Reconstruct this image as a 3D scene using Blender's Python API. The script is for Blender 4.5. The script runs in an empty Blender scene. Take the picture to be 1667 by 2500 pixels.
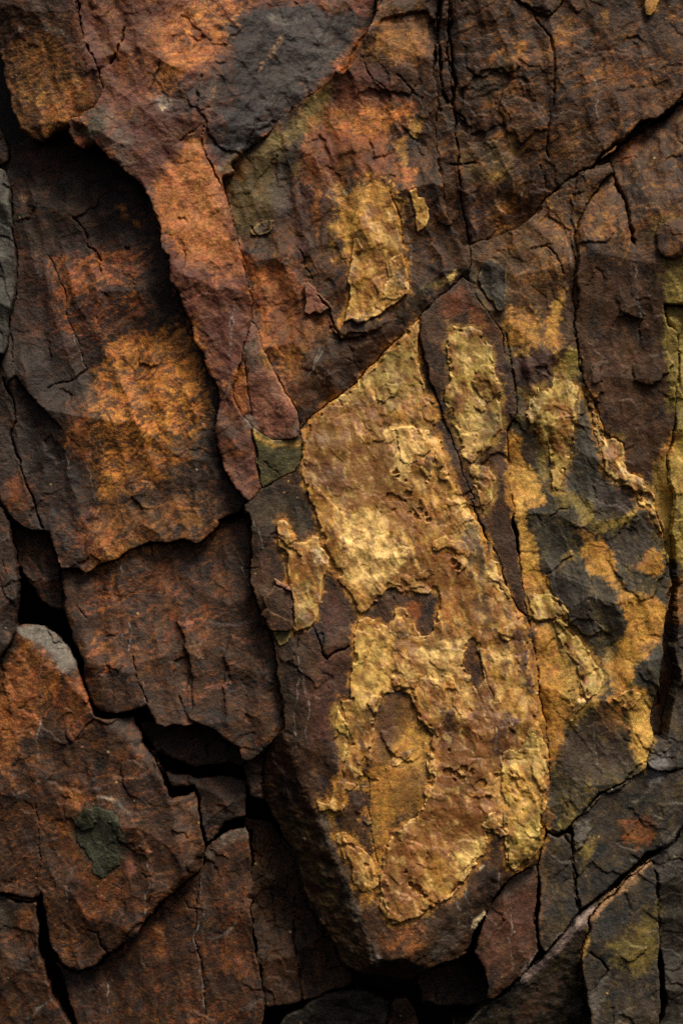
import bpy, math, random
import numpy as np

scene = bpy.context.scene
COL = scene.collection

# ------------------------------------------------------------------ camera, sky, sun, exposure
DIST = 5.0                       # metres from the lens to the mean rock plane (y = 0)
WALL_Z = 1.90                    # height of the picture centre above the ground
cam = bpy.data.cameras.new('camera')
cam.sensor_fit = 'VERTICAL'; cam.sensor_height = 36.0
cam.lens = 36.0 * DIST / 2.352
cam.clip_end = 200.0
cam_o = bpy.data.objects.new('camera', cam)
cam_o.location = (0.0, -DIST, WALL_Z)
cam_o.rotation_euler = (math.radians(90), 0, 0)
COL.objects.link(cam_o)
scene.camera = cam_o

SUN_EL, SUN_AZ = math.radians(56), math.radians(148)     # azimuth clockwise from +Y
world = bpy.data.worlds.new('World'); scene.world = world
world.use_nodes = True
wn = world.node_tree.nodes; wl = world.node_tree.links
wn.clear()
sky = wn.new('ShaderNodeTexSky'); sky.sky_type = 'NISHITA'
sky.sun_disc = False
sky.sun_elevation = SUN_EL; sky.sun_rotation = SUN_AZ
sky.air_density = 0.7; sky.dust_density = 8.0; sky.ozone_density = 0.3
bg = wn.new('ShaderNodeBackground'); bg.inputs['Strength'].default_value = 0.065
wo = wn.new('ShaderNodeOutputWorld')
wl.new(sky.outputs[0], bg.inputs[0]); wl.new(bg.outputs[0], wo.inputs[0])

sun = bpy.data.lights.new('sun', 'SUN')
sun.energy = 4.2; sun.angle = math.radians(22); sun.color = (1.0, 0.89, 0.72)
sun_o = bpy.data.objects.new('sun', sun)
sd = (math.sin(SUN_AZ) * math.cos(SUN_EL), math.cos(SUN_AZ) * math.cos(SUN_EL), math.sin(SUN_EL))
from mathutils import Vector
sun_o.rotation_euler = Vector(sd).to_track_quat('Z', 'Y').to_euler()
sun_o.location = (2, -3, 6)
COL.objects.link(sun_o)

scene.cycles.use_denoising = False
vs = scene.view_settings
vs.view_transform = 'Standard'; vs.look = 'None'; vs.gamma = 1.0; vs.use_curve_mapping = False
vs.exposure = 0.08

# ------------------------------------------------------------------ survey grid (1 unit = 1 mm on the rock face)
S = 2.1
X0, Y0, X1, Y1 = -70.0, -70.0, 1640.0, 2425.0
NX = int((X1 - X0) / S) + 1; NY = int((Y1 - Y0) / S) + 1
GX, GY = np.meshgrid((X0 + S * np.arange(NX)).astype(np.float32), (Y0 + S * np.arange(NY)).astype(np.float32))
R = 42.0                         # distance band kept around outlines

def T(ox, oy, pts, f=0.36):      # survey tiles traced at larger scale
    return [(ox + x * f, oy + y * f) for x, y in pts]
t00 = lambda *p: T(0, 0, p)
t01 = lambda *p: T(508, 0, p)
t02 = lambda *p: T(1003.6, 0, p)
t10 = lambda *p: T(0, 564.4, p)
t11 = lambda *p: T(508, 564.4, p)
t12 = lambda *p: T(1003.6, 564.4, p)
t20 = lambda *p: T(0, 1147.6, p)
t21 = lambda *p: T(508, 1147.6, p)
t22 = lambda *p: T(1003.6, 1147.6, p)
t30 = lambda *p: T(0, 1740.2, p)
t31 = lambda *p: T(508, 1740.2, p)
t32 = lambda *p: T(1003.6, 1740.2, p)
tA = lambda *p: T(658.4, 1269.8, p, 0.3839)
tB = lambda *p: T(1128.7, 846.5, p, 0.4)
tD = lambda *p: T(643.4, 712.0, p, 1.0764)
tC = lambda *p: T(526.7, 376.2, p)

# ------------------------------------------------------------------ noise
_rng = np.random.RandomState(7)
_ANG = _rng.rand(4096) * 2 * np.pi
_GXT = np.cos(_ANG).astype(np.float32); _GYT = np.sin(_ANG).astype(np.float32)
_RT = _rng.rand(3, 4096).astype(np.float32)

def _hash(ix, iy, seed):
    with np.errstate(over='ignore'):
        h = (ix.astype(np.uint32) * np.uint32(374761393)) ^ (iy.astype(np.uint32) * np.uint32(668265263)) ^ np.uint32((seed * 2246822519) & 0xffffffff)
        h = (h ^ (h >> np.uint32(13))) * np.uint32(1274126177)
        h = (h ^ (h >> np.uint32(15))) * np.uint32(2654435761)
    return ((h >> np.uint32(12)) & np.uint32(4095)).astype(np.int32)

def gnoise(x, y, seed):
    ix = np.floor(x).astype(np.int32); iy = np.floor(y).astype(np.int32)
    fx = (x - ix).astype(np.float32); fy = (y - iy).astype(np.float32)
    u = fx * fx * fx * (fx * (fx * 6 - 15) + 10); v = fy * fy * fy * (fy * (fy * 6 - 15) + 10)
    def g(dx, dy):
        k = _hash(ix + dx, iy + dy, seed)
        return _GXT[k] * (fx - dx) + _GYT[k] * (fy - dy)
    a = g(0, 0); b = g(1, 0); c = g(0, 1); d = g(1, 1)
    a = a + u * (b - a); c = c + u * (d - c)
    return (a + v * (c - a)) * 1.5

def fbm(x, y, seed, octv=4, gain=0.5, ridged=False):
    t = np.zeros_like(x, dtype=np.float32); amp = 1.0; f = 1.0; n = 0.0
    for o in range(octv):
        g = gnoise(x * f, y * f, seed + 17 * o)
        if ridged: g = 1 - 2 * np.abs(g)
        t += amp * g; n += amp
        amp *= gain; f *= 2.03
    return t / n

def scallop(x, y, cell, seed, tilt=0.35, k=0.5):
    """conchoidal fracture: lower envelope of tilted shallow bowls; sharp crests between them"""
    an = (seed * 0.7) % 6.283
    X = (x * math.cos(an) + y * math.sin(an)) / cell; Y = (y * math.cos(an) - x * math.sin(an)) / cell
    ix = np.floor(X).astype(np.int32); iy = np.floor(Y).astype(np.int32)
    best = np.full(X.shape, 1e9, np.float32)
    for dx in (-1, 0, 1):
        for dy in (-1, 0, 1):
            h = _hash(ix + dx, iy + dy, seed)
            px = ix + dx + _RT[0][h]; py = iy + dy + _RT[1][h]
            ex = X - px; ey = Y - py
            val = (_RT[2][h] - 0.5) * 0.16 + tilt * (_GXT[h] * ex + _GYT[h] * ey) + k * (ex * ex + ey * ey)
            np.minimum(best, val, out=best)
    return best * cell

def sstep(x, a, b):
    t = np.clip((x - a) / (b - a), 0, 1)
    return t * t * (3 - 2 * t)

# ------------------------------------------------------------------ outlines and distance fields
def jagged(pts, amp, seed, closed=True, step=5.0):
    rs = np.random.RandomState(seed)
    out = []
    n = len(pts)
    for i in range(n if closed else n - 1):
        a = np.array(pts[i], float); b = np.array(pts[(i + 1) % n], float)
        seg = [a, b]
        L = np.hypot(*(b - a)); lev = 0
        while L > step and lev < 6:
            new = [seg[0]]
            for p, q in zip(seg[:-1], seg[1:]):
                d = q - p; l = np.hypot(*d)
                m = (p + q) / 2 + np.array([-d[1], d[0]]) * np.clip(rs.randn(), -1.6, 1.6) * amp
                m += d * (rs.rand() - 0.5) * 0.25
                new += [m, q]
            seg = new; L *= 0.5; lev += 1
        out += seg[:-1]
    if not closed: out.append(np.array(pts[-1], float))
    return np.array(out)

def window(pts, m=R):
    p = np.asarray(pts)
    c0 = max(0, int((p[:, 0].min() - m - X0) / S)); c1 = min(NX, int((p[:, 0].max() + m - X0) / S) + 2)
    r0 = max(0, int((p[:, 1].min() - m - Y0) / S)); r1 = min(NY, int((p[:, 1].max() + m - Y0) / S) + 2)
    return r0, r1, c0, c1

def band_distance(poly, win, closed=True, rad=R, near=False):
    """distance to a polyline inside a window, clipped to rad; also the nearest points"""
    r0, r1, c0, c1 = win
    D2 = np.full((r1 - r0, c1 - c0), rad * rad, np.float32)
    NXp = np.zeros_like(D2); NYp = np.zeros_like(D2); SD = np.zeros_like(D2)
    n = len(poly)
    for i in range(n if closed else n - 1):
        ax, ay = poly[i]; bx, by = poly[(i + 1) % n]
        a0 = max(c0, int((min(ax, bx) - rad - X0) / S)); a1 = min(c1, int((max(ax, bx) + rad - X0) / S) + 2)
        b0 = max(r0, int((min(ay, by) - rad - Y0) / S)); b1 = min(r1, int((max(ay, by) + rad - Y0) / S) + 2)
        if a1 <= a0 or b1 <= b0: continue
        x = GX[b0:b1, a0:a1]; y = GY[b0:b1, a0:a1]
        dx, dy = bx - ax, by - ay
        t = np.clip(((x - ax) * dx + (y - ay) * dy) / max(dx * dx + dy * dy, 1e-6), 0, 1)
        px = ax + t * dx; py = ay + t * dy
        d2 = (x - px) ** 2 + (y - py) ** 2
        sl = (slice(b0 - r0, b1 - r0), slice(a0 - c0, a1 - c0))
        m = d2 < D2[sl]
        D2[sl][m] = d2[m]
        if near:
            NXp[sl][m] = px[m]; NYp[sl][m] = py[m]
            SD[sl][m] = np.sign(dx * (y - py) - dy * (x - px))[m]
    if near == 'side': return np.sqrt(D2), SD
    return (np.sqrt(D2), NXp, NYp) if near else np.sqrt(D2)

def inside(poly, win):
    r0, r1, c0, c1 = win
    M = np.zeros((r1 - r0, c1 - c0), bool)
    ys = Y0 + S * np.arange(r0, r1)
    xs = X0 + S * np.arange(c0, c1)
    n = len(poly)
    for i in range(n):
        ax, ay = poly[i]; bx, by = poly[(i + 1) % n]
        if ay == by: continue
        lo, hi = min(ay, by), max(ay, by)
        k0 = np.searchsorted(ys, lo, 'left'); k1 = np.searchsorted(ys, hi, 'left')
        if k1 <= k0: continue
        xc = ax + (ys[k0:k1] - ay) * (bx - ax) / (by - ay)
        M[k0:k1] ^= xs[None, :] > xc[:, None]
    return M

def region(pts, jag, seed, holes=(), win=None, rad=R):
    """signed distance (positive inside) with nearest outline points"""
    P = jagged(pts, jag, seed)
    if win is None: win = window(P)
    d, nx_, ny_ = band_distance(P, win, True, rad, True)
    m = inside(P, win)
    for k, hpts in enumerate(holes):
        Hh = jagged(hpts, jag, seed + 91 + k)
        dh, hx, hy = band_distance(Hh, win, True, rad, True)
        mh = inside(Hh, win)
        c = dh < d
        d = np.where(c, dh, d); nx_ = np.where(c, hx, nx_); ny_ = np.where(c, hy, ny_)
        m &= ~mh
    return win, np.where(m, d, -d).astype(np.float32), nx_, ny_
# ------------------------------------------------------------------ shared noise sheets, marks that run over the face
NB = fbm(GX / 70, GY / 70, 11, 4)
NM = fbm(GX / 22, GY / 22, 23, 3)
NF = fbm(GX / 7.5, GY / 7.5, 37, 2)
_wx = GX + 34 * NB + 30 * fbm(GX / 160, GY / 160, 71, 2); _wy = GY + 34 * fbm(GX / 80, GY / 80, 72, 3) + 40 * fbm(GX / 200, GY / 200, 73, 2)
NS = fbm((_wx * 0.94 - _wy * 0.34) / 46, (_wx * 0.34 + _wy * 0.94) / 11, 53, 4, 0.6)      # streaks rising to the right
NT = fbm((_wx * 0.90 - _wy * 0.43) / 17, (_wx * 0.43 + _wy * 0.90) / 5.0, 57, 3, 0.65)
_vx = GX + 26 * fbm(GX / 110, GY / 110, 74, 2) + 5 * NM; _vy = GY + 60 * fbm(GX / 170, GY / 170, 75, 2) + 6 * NB + 3 * NF
NR = fbm((_vx * 0.86 - _vy * 0.5) / 120, (_vx * 0.5 + _vy * 0.86) / 20, 67, 4, 0.62, ridged=True) - 0.62 + 0.35 * NB + 0.25 * NM     # thin bright strands
NP = fbm(GX / 4.2, GY / 3.4, 59, 2, 0.7)
NV = fbm((GX + 0.12 * GY) / 12, GY / 70, 61, 3)                                # vertical runs

COLS = dict(
    ochre=(.41, .200, .034), gold=(.50, .29, .062), pale=(.70, .47, .16), cream=(.72, .58, .34), olive=(.20, .145, .035), moss=(.085, .07, .022),
    amber=(.30, .128, .026), rust=(.27, .082, .018), orange=(.36, .125, .03), glow=(.46, .17, .03), brown=(.070, .034, .019),
    umber=(.042, .023, .014), slate=(.035, .030, .022), ink=(.018, .0125, .0105), purple=(.048, .021, .019), pink=(.25, .105, .066),
    grey=(.13, .118, .098), ash=(.21, .19, .16), bluegrey=(.043, .040, .031), lichen=(.040, .042, .026), maroon=(.10, .036, .024), tan=(.27, .155, .075))
def C(c): return np.array(COLS[c] if isinstance(c, str) else c, np.float32)

ROCK = [np.zeros((NY, NX, 3), np.float32), np.zeros((NY, NX), np.float32)]
CRUST = [np.zeros((NY, NX, 3), np.float32), np.zeros((NY, NX), np.float32)]
_sid = [1000]
def stain(pts, col, k=0.8, soft=14, warp=22, brk=0.5, on='rock', noise='M', line=None, minus=()):
    """mineral stain with a ragged, cloudy edge; line = half width when pts is a run"""
    _sid[0] += 1
    P = jagged(pts, 0.08, _sid[0], closed=line is None)
    rad = R + 10
    win = window(P, rad)
    d = band_distance(P, win, line is None, rad)
    d = (line - d) if line is not None else np.where(inside(P, win), d, -d)
    for hq in minus:
        dh = band_distance(hq, win, True, rad); d = np.minimum(d, np.where(inside(hq, win), -dh, dh))
    r0, r1, c0, c1 = win; sl = (slice(r0, r1), slice(c0, c1))
    wn_ = (0.8 * NB[sl] + 0.7 * NM[sl] + 0.45 * NF[sl] + 0.5 * NT[sl] + 0.5 * NS[sl]) * (warp * (1.5 if soft > 15 else 1))
    a = sstep(d + wn_, -soft, soft)
    nz = dict(M=NM, B=NB, F=NF, S=NS, V=NV, R=NR)[noise][sl]
    a = a * k * (1 - brk + brk * sstep(0.95 * nz + 0.40 * NT[sl] + 0.16 * NF[sl] + 0.14 * NP[sl], -0.10, 0.24))
    for name, L in (('rock', ROCK), ('crust', CRUST)):
        if on in (name, 'both'):
            L[0][sl] = L[0][sl] * (1 - a[..., None]) + C(col) * a[..., None]
            L[1][sl] = L[1][sl] * (1 - a) + a
def ell(cx, cy, rx, ry, ang=0, n=14):
    a = math.radians(ang)
    return [(cx + rx * math.cos(t) * math.cos(a) - ry * math.sin(t) * math.sin(a),
             cy + rx * math.cos(t) * math.sin(a) + ry * math.sin(t) * math.cos(a)) for t in [2 * math.pi * i / n for i in range(n)]]

CRACK = np.zeros((NY, NX), np.float32)
def crack(pts, w=4.0, depth=12.0, jag=0.06):
    w = 0.62 * min(w, 5)
    _sid[0] += 1
    P = jagged(pts, jag, _sid[0], closed=False, step=9)
    win = window(P, 24)
    d, side = band_distance(P, win, False, 24, 'side')
    r0, r1, c0, c1 = win; sl = (slice(r0, r1), slice(c0, c1))
    vr = min(1.0, 4.0 / w); ww = w * np.clip(0.75 + vr * (1.1 * NM[sl] + 0.8 * NB[sl]), 0.12, 2.2)
    c = depth * np.clip(1.25 - d / ww, 0, 1)
    c += depth * 0.10 * np.clip(1 - d / (ww * 3.5), 0, 1)
    off = (1.0 + 0.12 * depth) * (0.6 + 1.2 * NB[sl]) * np.where(side > 0, 1, 0) * np.clip(1 - d / 23, 0, 1)      # the two lips stand at different levels
    CRACK[sl] = np.maximum(CRACK[sl], c + off)

STEP = np.zeros((NY, NX), np.float32); CSTEP = np.zeros((NY, NX), np.float32); CTONE = np.zeros((NY, NX), np.float32)
def step(pts, dh, ramp=None, jag=0.10, edge=2.0, into=None, tone=0.0):
    """a layer standing dh proud (or broken away); ramp (x0,y0,x1,y1) fades it in"""
    _sid[0] += 1
    win, d, _, _ = region(pts, jag, _sid[0], rad=20)
    r0, r1, c0, c1 = win; sl = (slice(r0, r1), slice(c0, c1))
    a = sstep(d + 1.5 * NF[sl], -edge, edge)
    if ramp:
        x0, y0, x1, y1 = ramp
        t = ((GX[sl] - x0) * (x1 - x0) + (GY[sl] - y0) * (y1 - y0)) / ((x1 - x0) ** 2 + (y1 - y0) ** 2)
        a = a * sstep(t, 0, 1)
    (STEP if into is None else into)[sl] += a * dh
    if tone: CTONE[sl] += a * tone

def vein(pts, col='ash', w=1.5, k=0.75):
    stain(pts, col, k, soft=1.2, warp=0.8, brk=0.75, on='both', noise='M', line=w * 0.8)

# ------------------------------------------------------------------ relief
ROCKY = dict(big=12, bigs=190, sc=16, scs=125, sc2=1.8, sc2s=38, ter=0.8, ters=110, rip=0.9, rips=11, ang=-12, grain=1.0, fold=5, folds=64, folda=78)
def relief(win, seed, p):
    r0, r1, c0, c1 = win
    x = GX[r0:r1, c0:c1]; y = GY[r0:r1, c0:c1]
    wx = fbm(x / 38, y / 38, seed + 1, 3) * 12; wy = fbm(x / 38, y / 38, seed + 2, 3) * 12
    a = math.radians(p['ang']); ca, sa = math.cos(a), math.sin(a)
    xs, ys = x + wx, y + wy
    u = xs * ca + ys * sa; v = -xs * sa + ys * ca
    h = p['big'] * fbm(x / p['bigs'], y / p['bigs'], seed + 3, 3)
    if p['sc']:
        h += p['sc'] * (scallop(x + 0.28 * wx, (y + 0.28 * wy) * 1.15, p['scs'], seed + 4, 0.26, 0.34) / p['scs'] - 0.1) * 2.4
    if p['sc2']:
        m = sstep(fbm(x / 90, y / 90, seed + 14, 2), -0.35, 0.3)
        h += p['sc2'] * (scallop(u, v * 1.5, p['sc2s'], seed + 5, 0.28, 0.38) / p['sc2s'] - 0.1) * (0.1 + 1.3 * m)
    if p['ter']:
        n = fbm(u / (p['ters'] * 1.7), v / p['ters'], seed + 6, 3, 0.42) * 2.6 + 0.5 * fbm(x / 14, y / 14, seed + 16, 3, 0.6) * 0.16
        f = n - np.floor(n)
        h += p['ter'] * (np.floor(n) + sstep(f, 0.0, 0.05) - 0.75 * f)
    if p['fold']:
        b = math.radians(p['folda']); cb, sb = math.cos(b), math.sin(b)
        h += p['fold'] * fbm((xs * cb + ys * sb) / (p['folds'] * 3.6), (-xs * sb + ys * cb) / p['folds'], seed + 10, 2, 0.32, ridged=True)
    if p['rip']:
        m = 0.35 + 0.65 * sstep(fbm(x / 120, y / 120, seed + 8, 2), -0.3, 0.25)
        h += p['rip'] * m * fbm(u / p['rips'], v / (p['rips'] * 0.34), seed + 7, 4, 0.6, ridged=True)
    h += p['grain'] * fbm(x / 9, y / 9, seed + 9, 3, 0.65)
    return h.astype(np.float32)

# ------------------------------------------------------------------ base colour of a stone before the stains
PAL = dict(
    rustbrown=('ink', (.048, .024, .013), (.20, .065, .016), 0.45), warm=('brown', 'maroon', 'orange', 0.55), dark=('ink', (.032, .019, .013), (.15, .052, .018), 0.5),
    slate=('ink', 'slate', 'umber', 0.5), upper=('ink', (.052, .023, .009), (.24, .09, .017), 0.45), olive=('umber', 'moss', 'olive', 0.5),
    bluegrey=('ink', 'slate', 'bluegrey', 0.5), lichen=((.022, .024, .016), (.040, .042, .026), (.11, .105, .05), 0.4), mottled=((.016, .014, .011), (.046, .036, .019), (.22, .145, .03), 0.55), slatebrown=((.019, .019, .018), (.046, .034, .024), (.13, .088, .024), 0.42), pink=('brown', 'pink', 'tan', 0.4), greyrock=('ink', (.042, .042, .034), 'grey', 0.35),
    brownsmooth=('ink', (.060, .030, .015), (.12, .052, .018), 0.5), ochre=((.23, .10, .022), 'ochre', 'pale', 0.45), goldslab=('amber', 'ochre', 'pale', 0.5),
    olivecrust=('olive', (.33, .225, .045), 'pale', 0.55), creamcrust=('olive', 'gold', 'cream', 0.6), browncrust=('brown', 'amber', 'ochre', 0.6))
def base_colour(win, seed, pal, ang):
    c0_, c1_, c2_, amt = PAL[pal]
    r0, r1, c0, c1 = win
    x = GX[r0:r1, c0:c1]; y = GY[r0:r1, c0:c1]
    a = math.radians(ang); ca, sa = math.cos(a), math.sin(a)
    wx = fbm(x / 45, y / 45, seed + 31, 3) * 22; wy = fbm(x / 45, y / 45, seed + 32, 3) * 22
    u = (x + wx) * ca + (y + wy) * sa; v = -(x + wx) * sa + (y + wy) * ca
    n1 = fbm(u / 95, v / 55, seed + 33, 5, 0.6)
    n2 = fbm(u / 40, v / 14, seed + 34, 4, 0.62)
    t = 0.75 * n1 + 0.45 * n2
    col = C(c0_) + (C(c1_) - C(c0_)) * sstep(t, -0.30, 0.12)[..., None]
    n3 = 0.6 * fbm(u / 70, v / 30, seed + 35, 4, 0.6) + 0.6 * fbm(u / 22, v / 9, seed + 36, 3, 0.6)
    col = col + (C(c2_) - col) * (amt * sstep(n3, -0.02, 0.42))[..., None]
    return col.astype(np.float32)

# ------------------------------------------------------------------ materials
def make_material(name, rough, bump, grain, spec=0.35, speck=0.0):
    m = bpy.data.materials.new(name); m.use_nodes = True
    nt = m.node_tree; N = nt.nodes; L = nt.links
    b = N['Principled BSDF']; b.inputs['Specular IOR Level'].default_value = spec
    tc = N.new('ShaderNodeTexCoord')
    at = N.new('ShaderNodeAttribute'); at.attribute_name = 'tint'
    def noise(scale, detail, rgh=0.6, dist=0.0):
        n = N.new('ShaderNodeTexNoise'); n.inputs['Scale'].default_value = scale
        n.inputs['Detail'].default_value = detail; n.inputs['Roughness'].default_value = rgh; n.inputs['Distortion'].default_value = dist
        L.new(tc.outputs['Object'], n.inputs['Vector']); return n
    n1 = noise(70, 6, 0.65, 0.4); n2 = noise(330, 4, 0.7)
    r1 = N.new('ShaderNodeMapRange'); r1.inputs[1].default_value = 0.3; r1.inputs[2].default_value = 0.7; r1.inputs[3].default_value = 0.62; r1.inputs[4].default_value = 1.38
    r2 = N.new('ShaderNodeMapRange'); r2.inputs[1].default_value = 0.3; r2.inputs[2].default_value = 0.7; r2.inputs[3].default_value = 1 - grain; r2.inputs[4].default_value = 1 + grain
    L.new(n1.outputs['Fac'], r1.inputs[0]); L.new(n2.outputs['Fac'], r2.inputs[0])
    mu = N.new('ShaderNodeMath'); mu.operation = 'MULTIPLY'
    L.new(r1.outputs[0], mu.inputs[0]); L.new(r2.outputs[0], mu.inputs[1])
    mx = N.new('ShaderNodeVectorMath'); mx.operation = 'SCALE'
    L.new(at.outputs['Color'], mx.inputs[0]); L.new(mu.outputs[0], mx.inputs['Scale'])
    n3 = noise(45, 3); hs = N.new('ShaderNodeHueSaturation')
    r3 = N.new('ShaderNodeMapRange'); r3.inputs[1].default_value = 0.3; r3.inputs[2].default_value = 0.7; r3.inputs[3].default_value = 0.488; r3.inputs[4].default_value = 0.512
    L.new(n3.outputs['Fac'], r3.inputs[0]); L.new(r3.outputs[0], hs.inputs['Hue']); L.new(mx.outputs[0], hs.inputs['Color'])
    last = hs.outputs['Color']
    if speck:
        n4 = noise(240, 2, 0.5); r4 = N.new('ShaderNodeMapRange'); r4.inputs[1].default_value = 0.70; r4.inputs[2].default_value = 0.76; r4.inputs[3].default_value = 0; r4.inputs[4].default_value = speck
        L.new(n4.outputs['Fac'], r4.inputs[0])
        mixc = N.new('ShaderNodeMix'); mixc.data_type = 'RGBA'; mixc.inputs[7].default_value = (.35, .27, .16, 1)
        L.new(r4.outputs[0], mixc.inputs[0]); L.new(last, mixc.inputs[6]); last = mixc.outputs[2]
    L.new(last, b.inputs['Base Color'])
    rr = N.new('ShaderNodeMapRange'); rr.inputs[3].default_value = rough - 0.14; rr.inputs[4].default_value = rough + 0.16
    L.new(n2.outputs['Fac'], rr.inputs[0]); L.new(rr.outputs[0], b.inputs['Roughness'])
    nb = noise(210, 7, 0.72)
    bp = N.new('ShaderNodeBump'); bp.inputs['Strength'].default_value = bump; bp.inputs['Distance'].default_value = 0.004
    L.new(nb.outputs['Fac'], bp.inputs['Height']); L.new(bp.outputs[0], b.inputs['Normal'])
    return m
MAT = dict(rock=make_material('rough_sandstone', 0.50, 0.60, 0.36, 0.26, 0.14),
           slate=make_material('smooth_slate', 0.50, 0.55, 0.30, 0.28, 0.08),
           crust=make_material('ochre_mineral_crust', 0.46, 0.38, 0.20, 0.36, 0.30))

# ------------------------------------------------------------------ solid pieces
HF = np.full((NY, NX), 1e6, np.float32)        # lowest top of the stones already laid in front
DEEP = np.zeros((NY, NX), bool)                # well hidden behind them
GAP = np.zeros((NY, NX), np.float32)           # joints opened beside them

def solid(name, win, keep_sd, nearx, neary, h, bottom, tint, mat, k, origin, parent=None, taper=0.12, seed=0, trim=None):
    """grid of quads clipped to the outline, plus walls that run back to `bottom` (array of heights)"""
    r0, r1, c0, c1 = win
    sd = keep_sd
    x = GX[r0:r1, c0:c1].copy(); y = GY[r0:r1, c0:c1].copy()
    snap = np.abs(sd) < 0.62 * S
    x[snap] = nearx[snap]; y[snap] = neary[snap]
    ok = (sd > 0) | snap
    if trim is not None: ok &= ~trim
    q = ok[:-1, :-1] & ok[1:, :-1] & ok[:-1, 1:] & ok[1:, 1:]
    q &= (sd[:-1, :-1] > 0) | (sd[1:, :-1] > 0) | (sd[:-1, 1:] > 0) | (sd[1:, 1:] > 0)
    if q.sum() < 6: return None
    n_c = sd.shape[1]
    ii, jj = np.nonzero(q)
    v00 = ii * n_c + jj
    quads = np.stack([v00, v00 + n_c, v00 + n_c + 1, v00 + 1], 1)
    used, inv = np.unique(quads, return_inverse=True)
    quads = inv.reshape(-1, 4)
    px = x.ravel()[used]; py = y.ravel()[used]; ph = h.ravel()[used]; pb = bottom.ravel()[used]
    col = tint.reshape(-1, 3)[used]
    # boundary edges
    e = np.concatenate([quads[:, [0, 1]], quads[:, [1, 2]], quads[:, [2, 3]], quads[:, [3, 0]]])
    key = np.sort(e, 1); key = key[:, 0].astype(np.int64) * len(used) + key[:, 1]
    _, first, cnt = np.unique(key, return_index=True, return_counts=True)
    be = e[first[cnt == 1]]
    bv, binv = np.unique(be, return_inverse=True); binv = binv.reshape(-1, 2)
    gy_, gx_ = np.gradient(sd)
    gl = np.sqrt(gx_ ** 2 + gy_ ** 2) + 1e-6
    nxv = -(gx_ / gl).ravel()[used][bv]; nyv = -(gy_ / gl).ravel()[used][bv]
    rings = [(0.10, 0.6), (0.35, 0.0), (1.0, 0.0)] if parent is not None else [(0.02, 0.8), (0.06, 0.6), (0.14, 0), (0.28, -1), (0.55, 0), (1.0, 0)]
    V = [np.stack([px, py, ph], 1)]; Cc = [col]; F = [quads]
    prev = bv; nv = len(used)
    depth = ph[bv] - pb[bv]
    for t, o in rings:
        dz = depth * t
        off = -taper * dz + o
        wob = fbm(px[bv] / 26 + ph[bv] * 0.01, py[bv] / 26 + dz / 30, seed + 77, 2) * np.minimum(dz * 0.16, 7)
        V.append(np.stack([px[bv] + nxv * (off + wob), py[bv] + nyv * (off + wob), ph[bv] - dz], 1)); Cc.append(col[bv])
        cur = nv + np.arange(len(bv)); nv += len(bv)
        F.append(np.stack([prev[binv[:, 1]], prev[binv[:, 0]], cur[binv[:, 0]], cur[binv[:, 1]]], 1))
        prev = cur
    V = np.concatenate(V); F = np.concatenate(F); Cc = np.concatenate(Cc)
    P = np.empty((len(V), 3), np.float32)
    P[:, 0] = (V[:, 0] - 784) * 0.001 * k - origin[0]
    P[:, 1] = -V[:, 2] * 0.001 - origin[1]
    P[:, 2] = (1176 - V[:, 1]) * 0.001 * k + WALL_Z - origin[2]
    me = bpy.data.meshes.new(name)
    me.vertices.add(len(P)); me.vertices.foreach_set('co', P.ravel())
    me.loops.add(F.size); me.loops.foreach_set('vertex_index', F.ravel().astype(np.int32))
    me.polygons.add(len(F)); me.polygons.foreach_set('loop_start', np.arange(0, F.size, 4, dtype=np.int32))
    me.polygons.foreach_set('use_smooth', np.ones(len(F), bool))
    me.update(calc_edges=True)
    ca = me.color_attributes.new('tint', 'FLOAT_COLOR', 'POINT')
    rgba = np.ones((len(P), 4), np.float32); rgba[:, :3] = np.clip(Cc, 0.004, 0.9)
    ca.data.foreach_set('color', rgba.ravel())
    me.materials.append(mat)
    ob = bpy.data.objects.new(name, me); COL.objects.link(ob)
    if parent is None: ob.location = origin
    else: ob.parent = parent
    return ob

def round_edge(sd, r):
    t = np.clip(sd / r, 0, 1)
    return r * 0.8 * (1 - np.sqrt(np.clip(1 - (1 - t) ** 2, 0, 1)))

def smin(a, b, k):
    hh = np.clip(0.5 + 0.5 * (b - a) / k, 0, 1)
    return b + (a - b) * hh - k * hh * (1 - hh)

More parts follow.
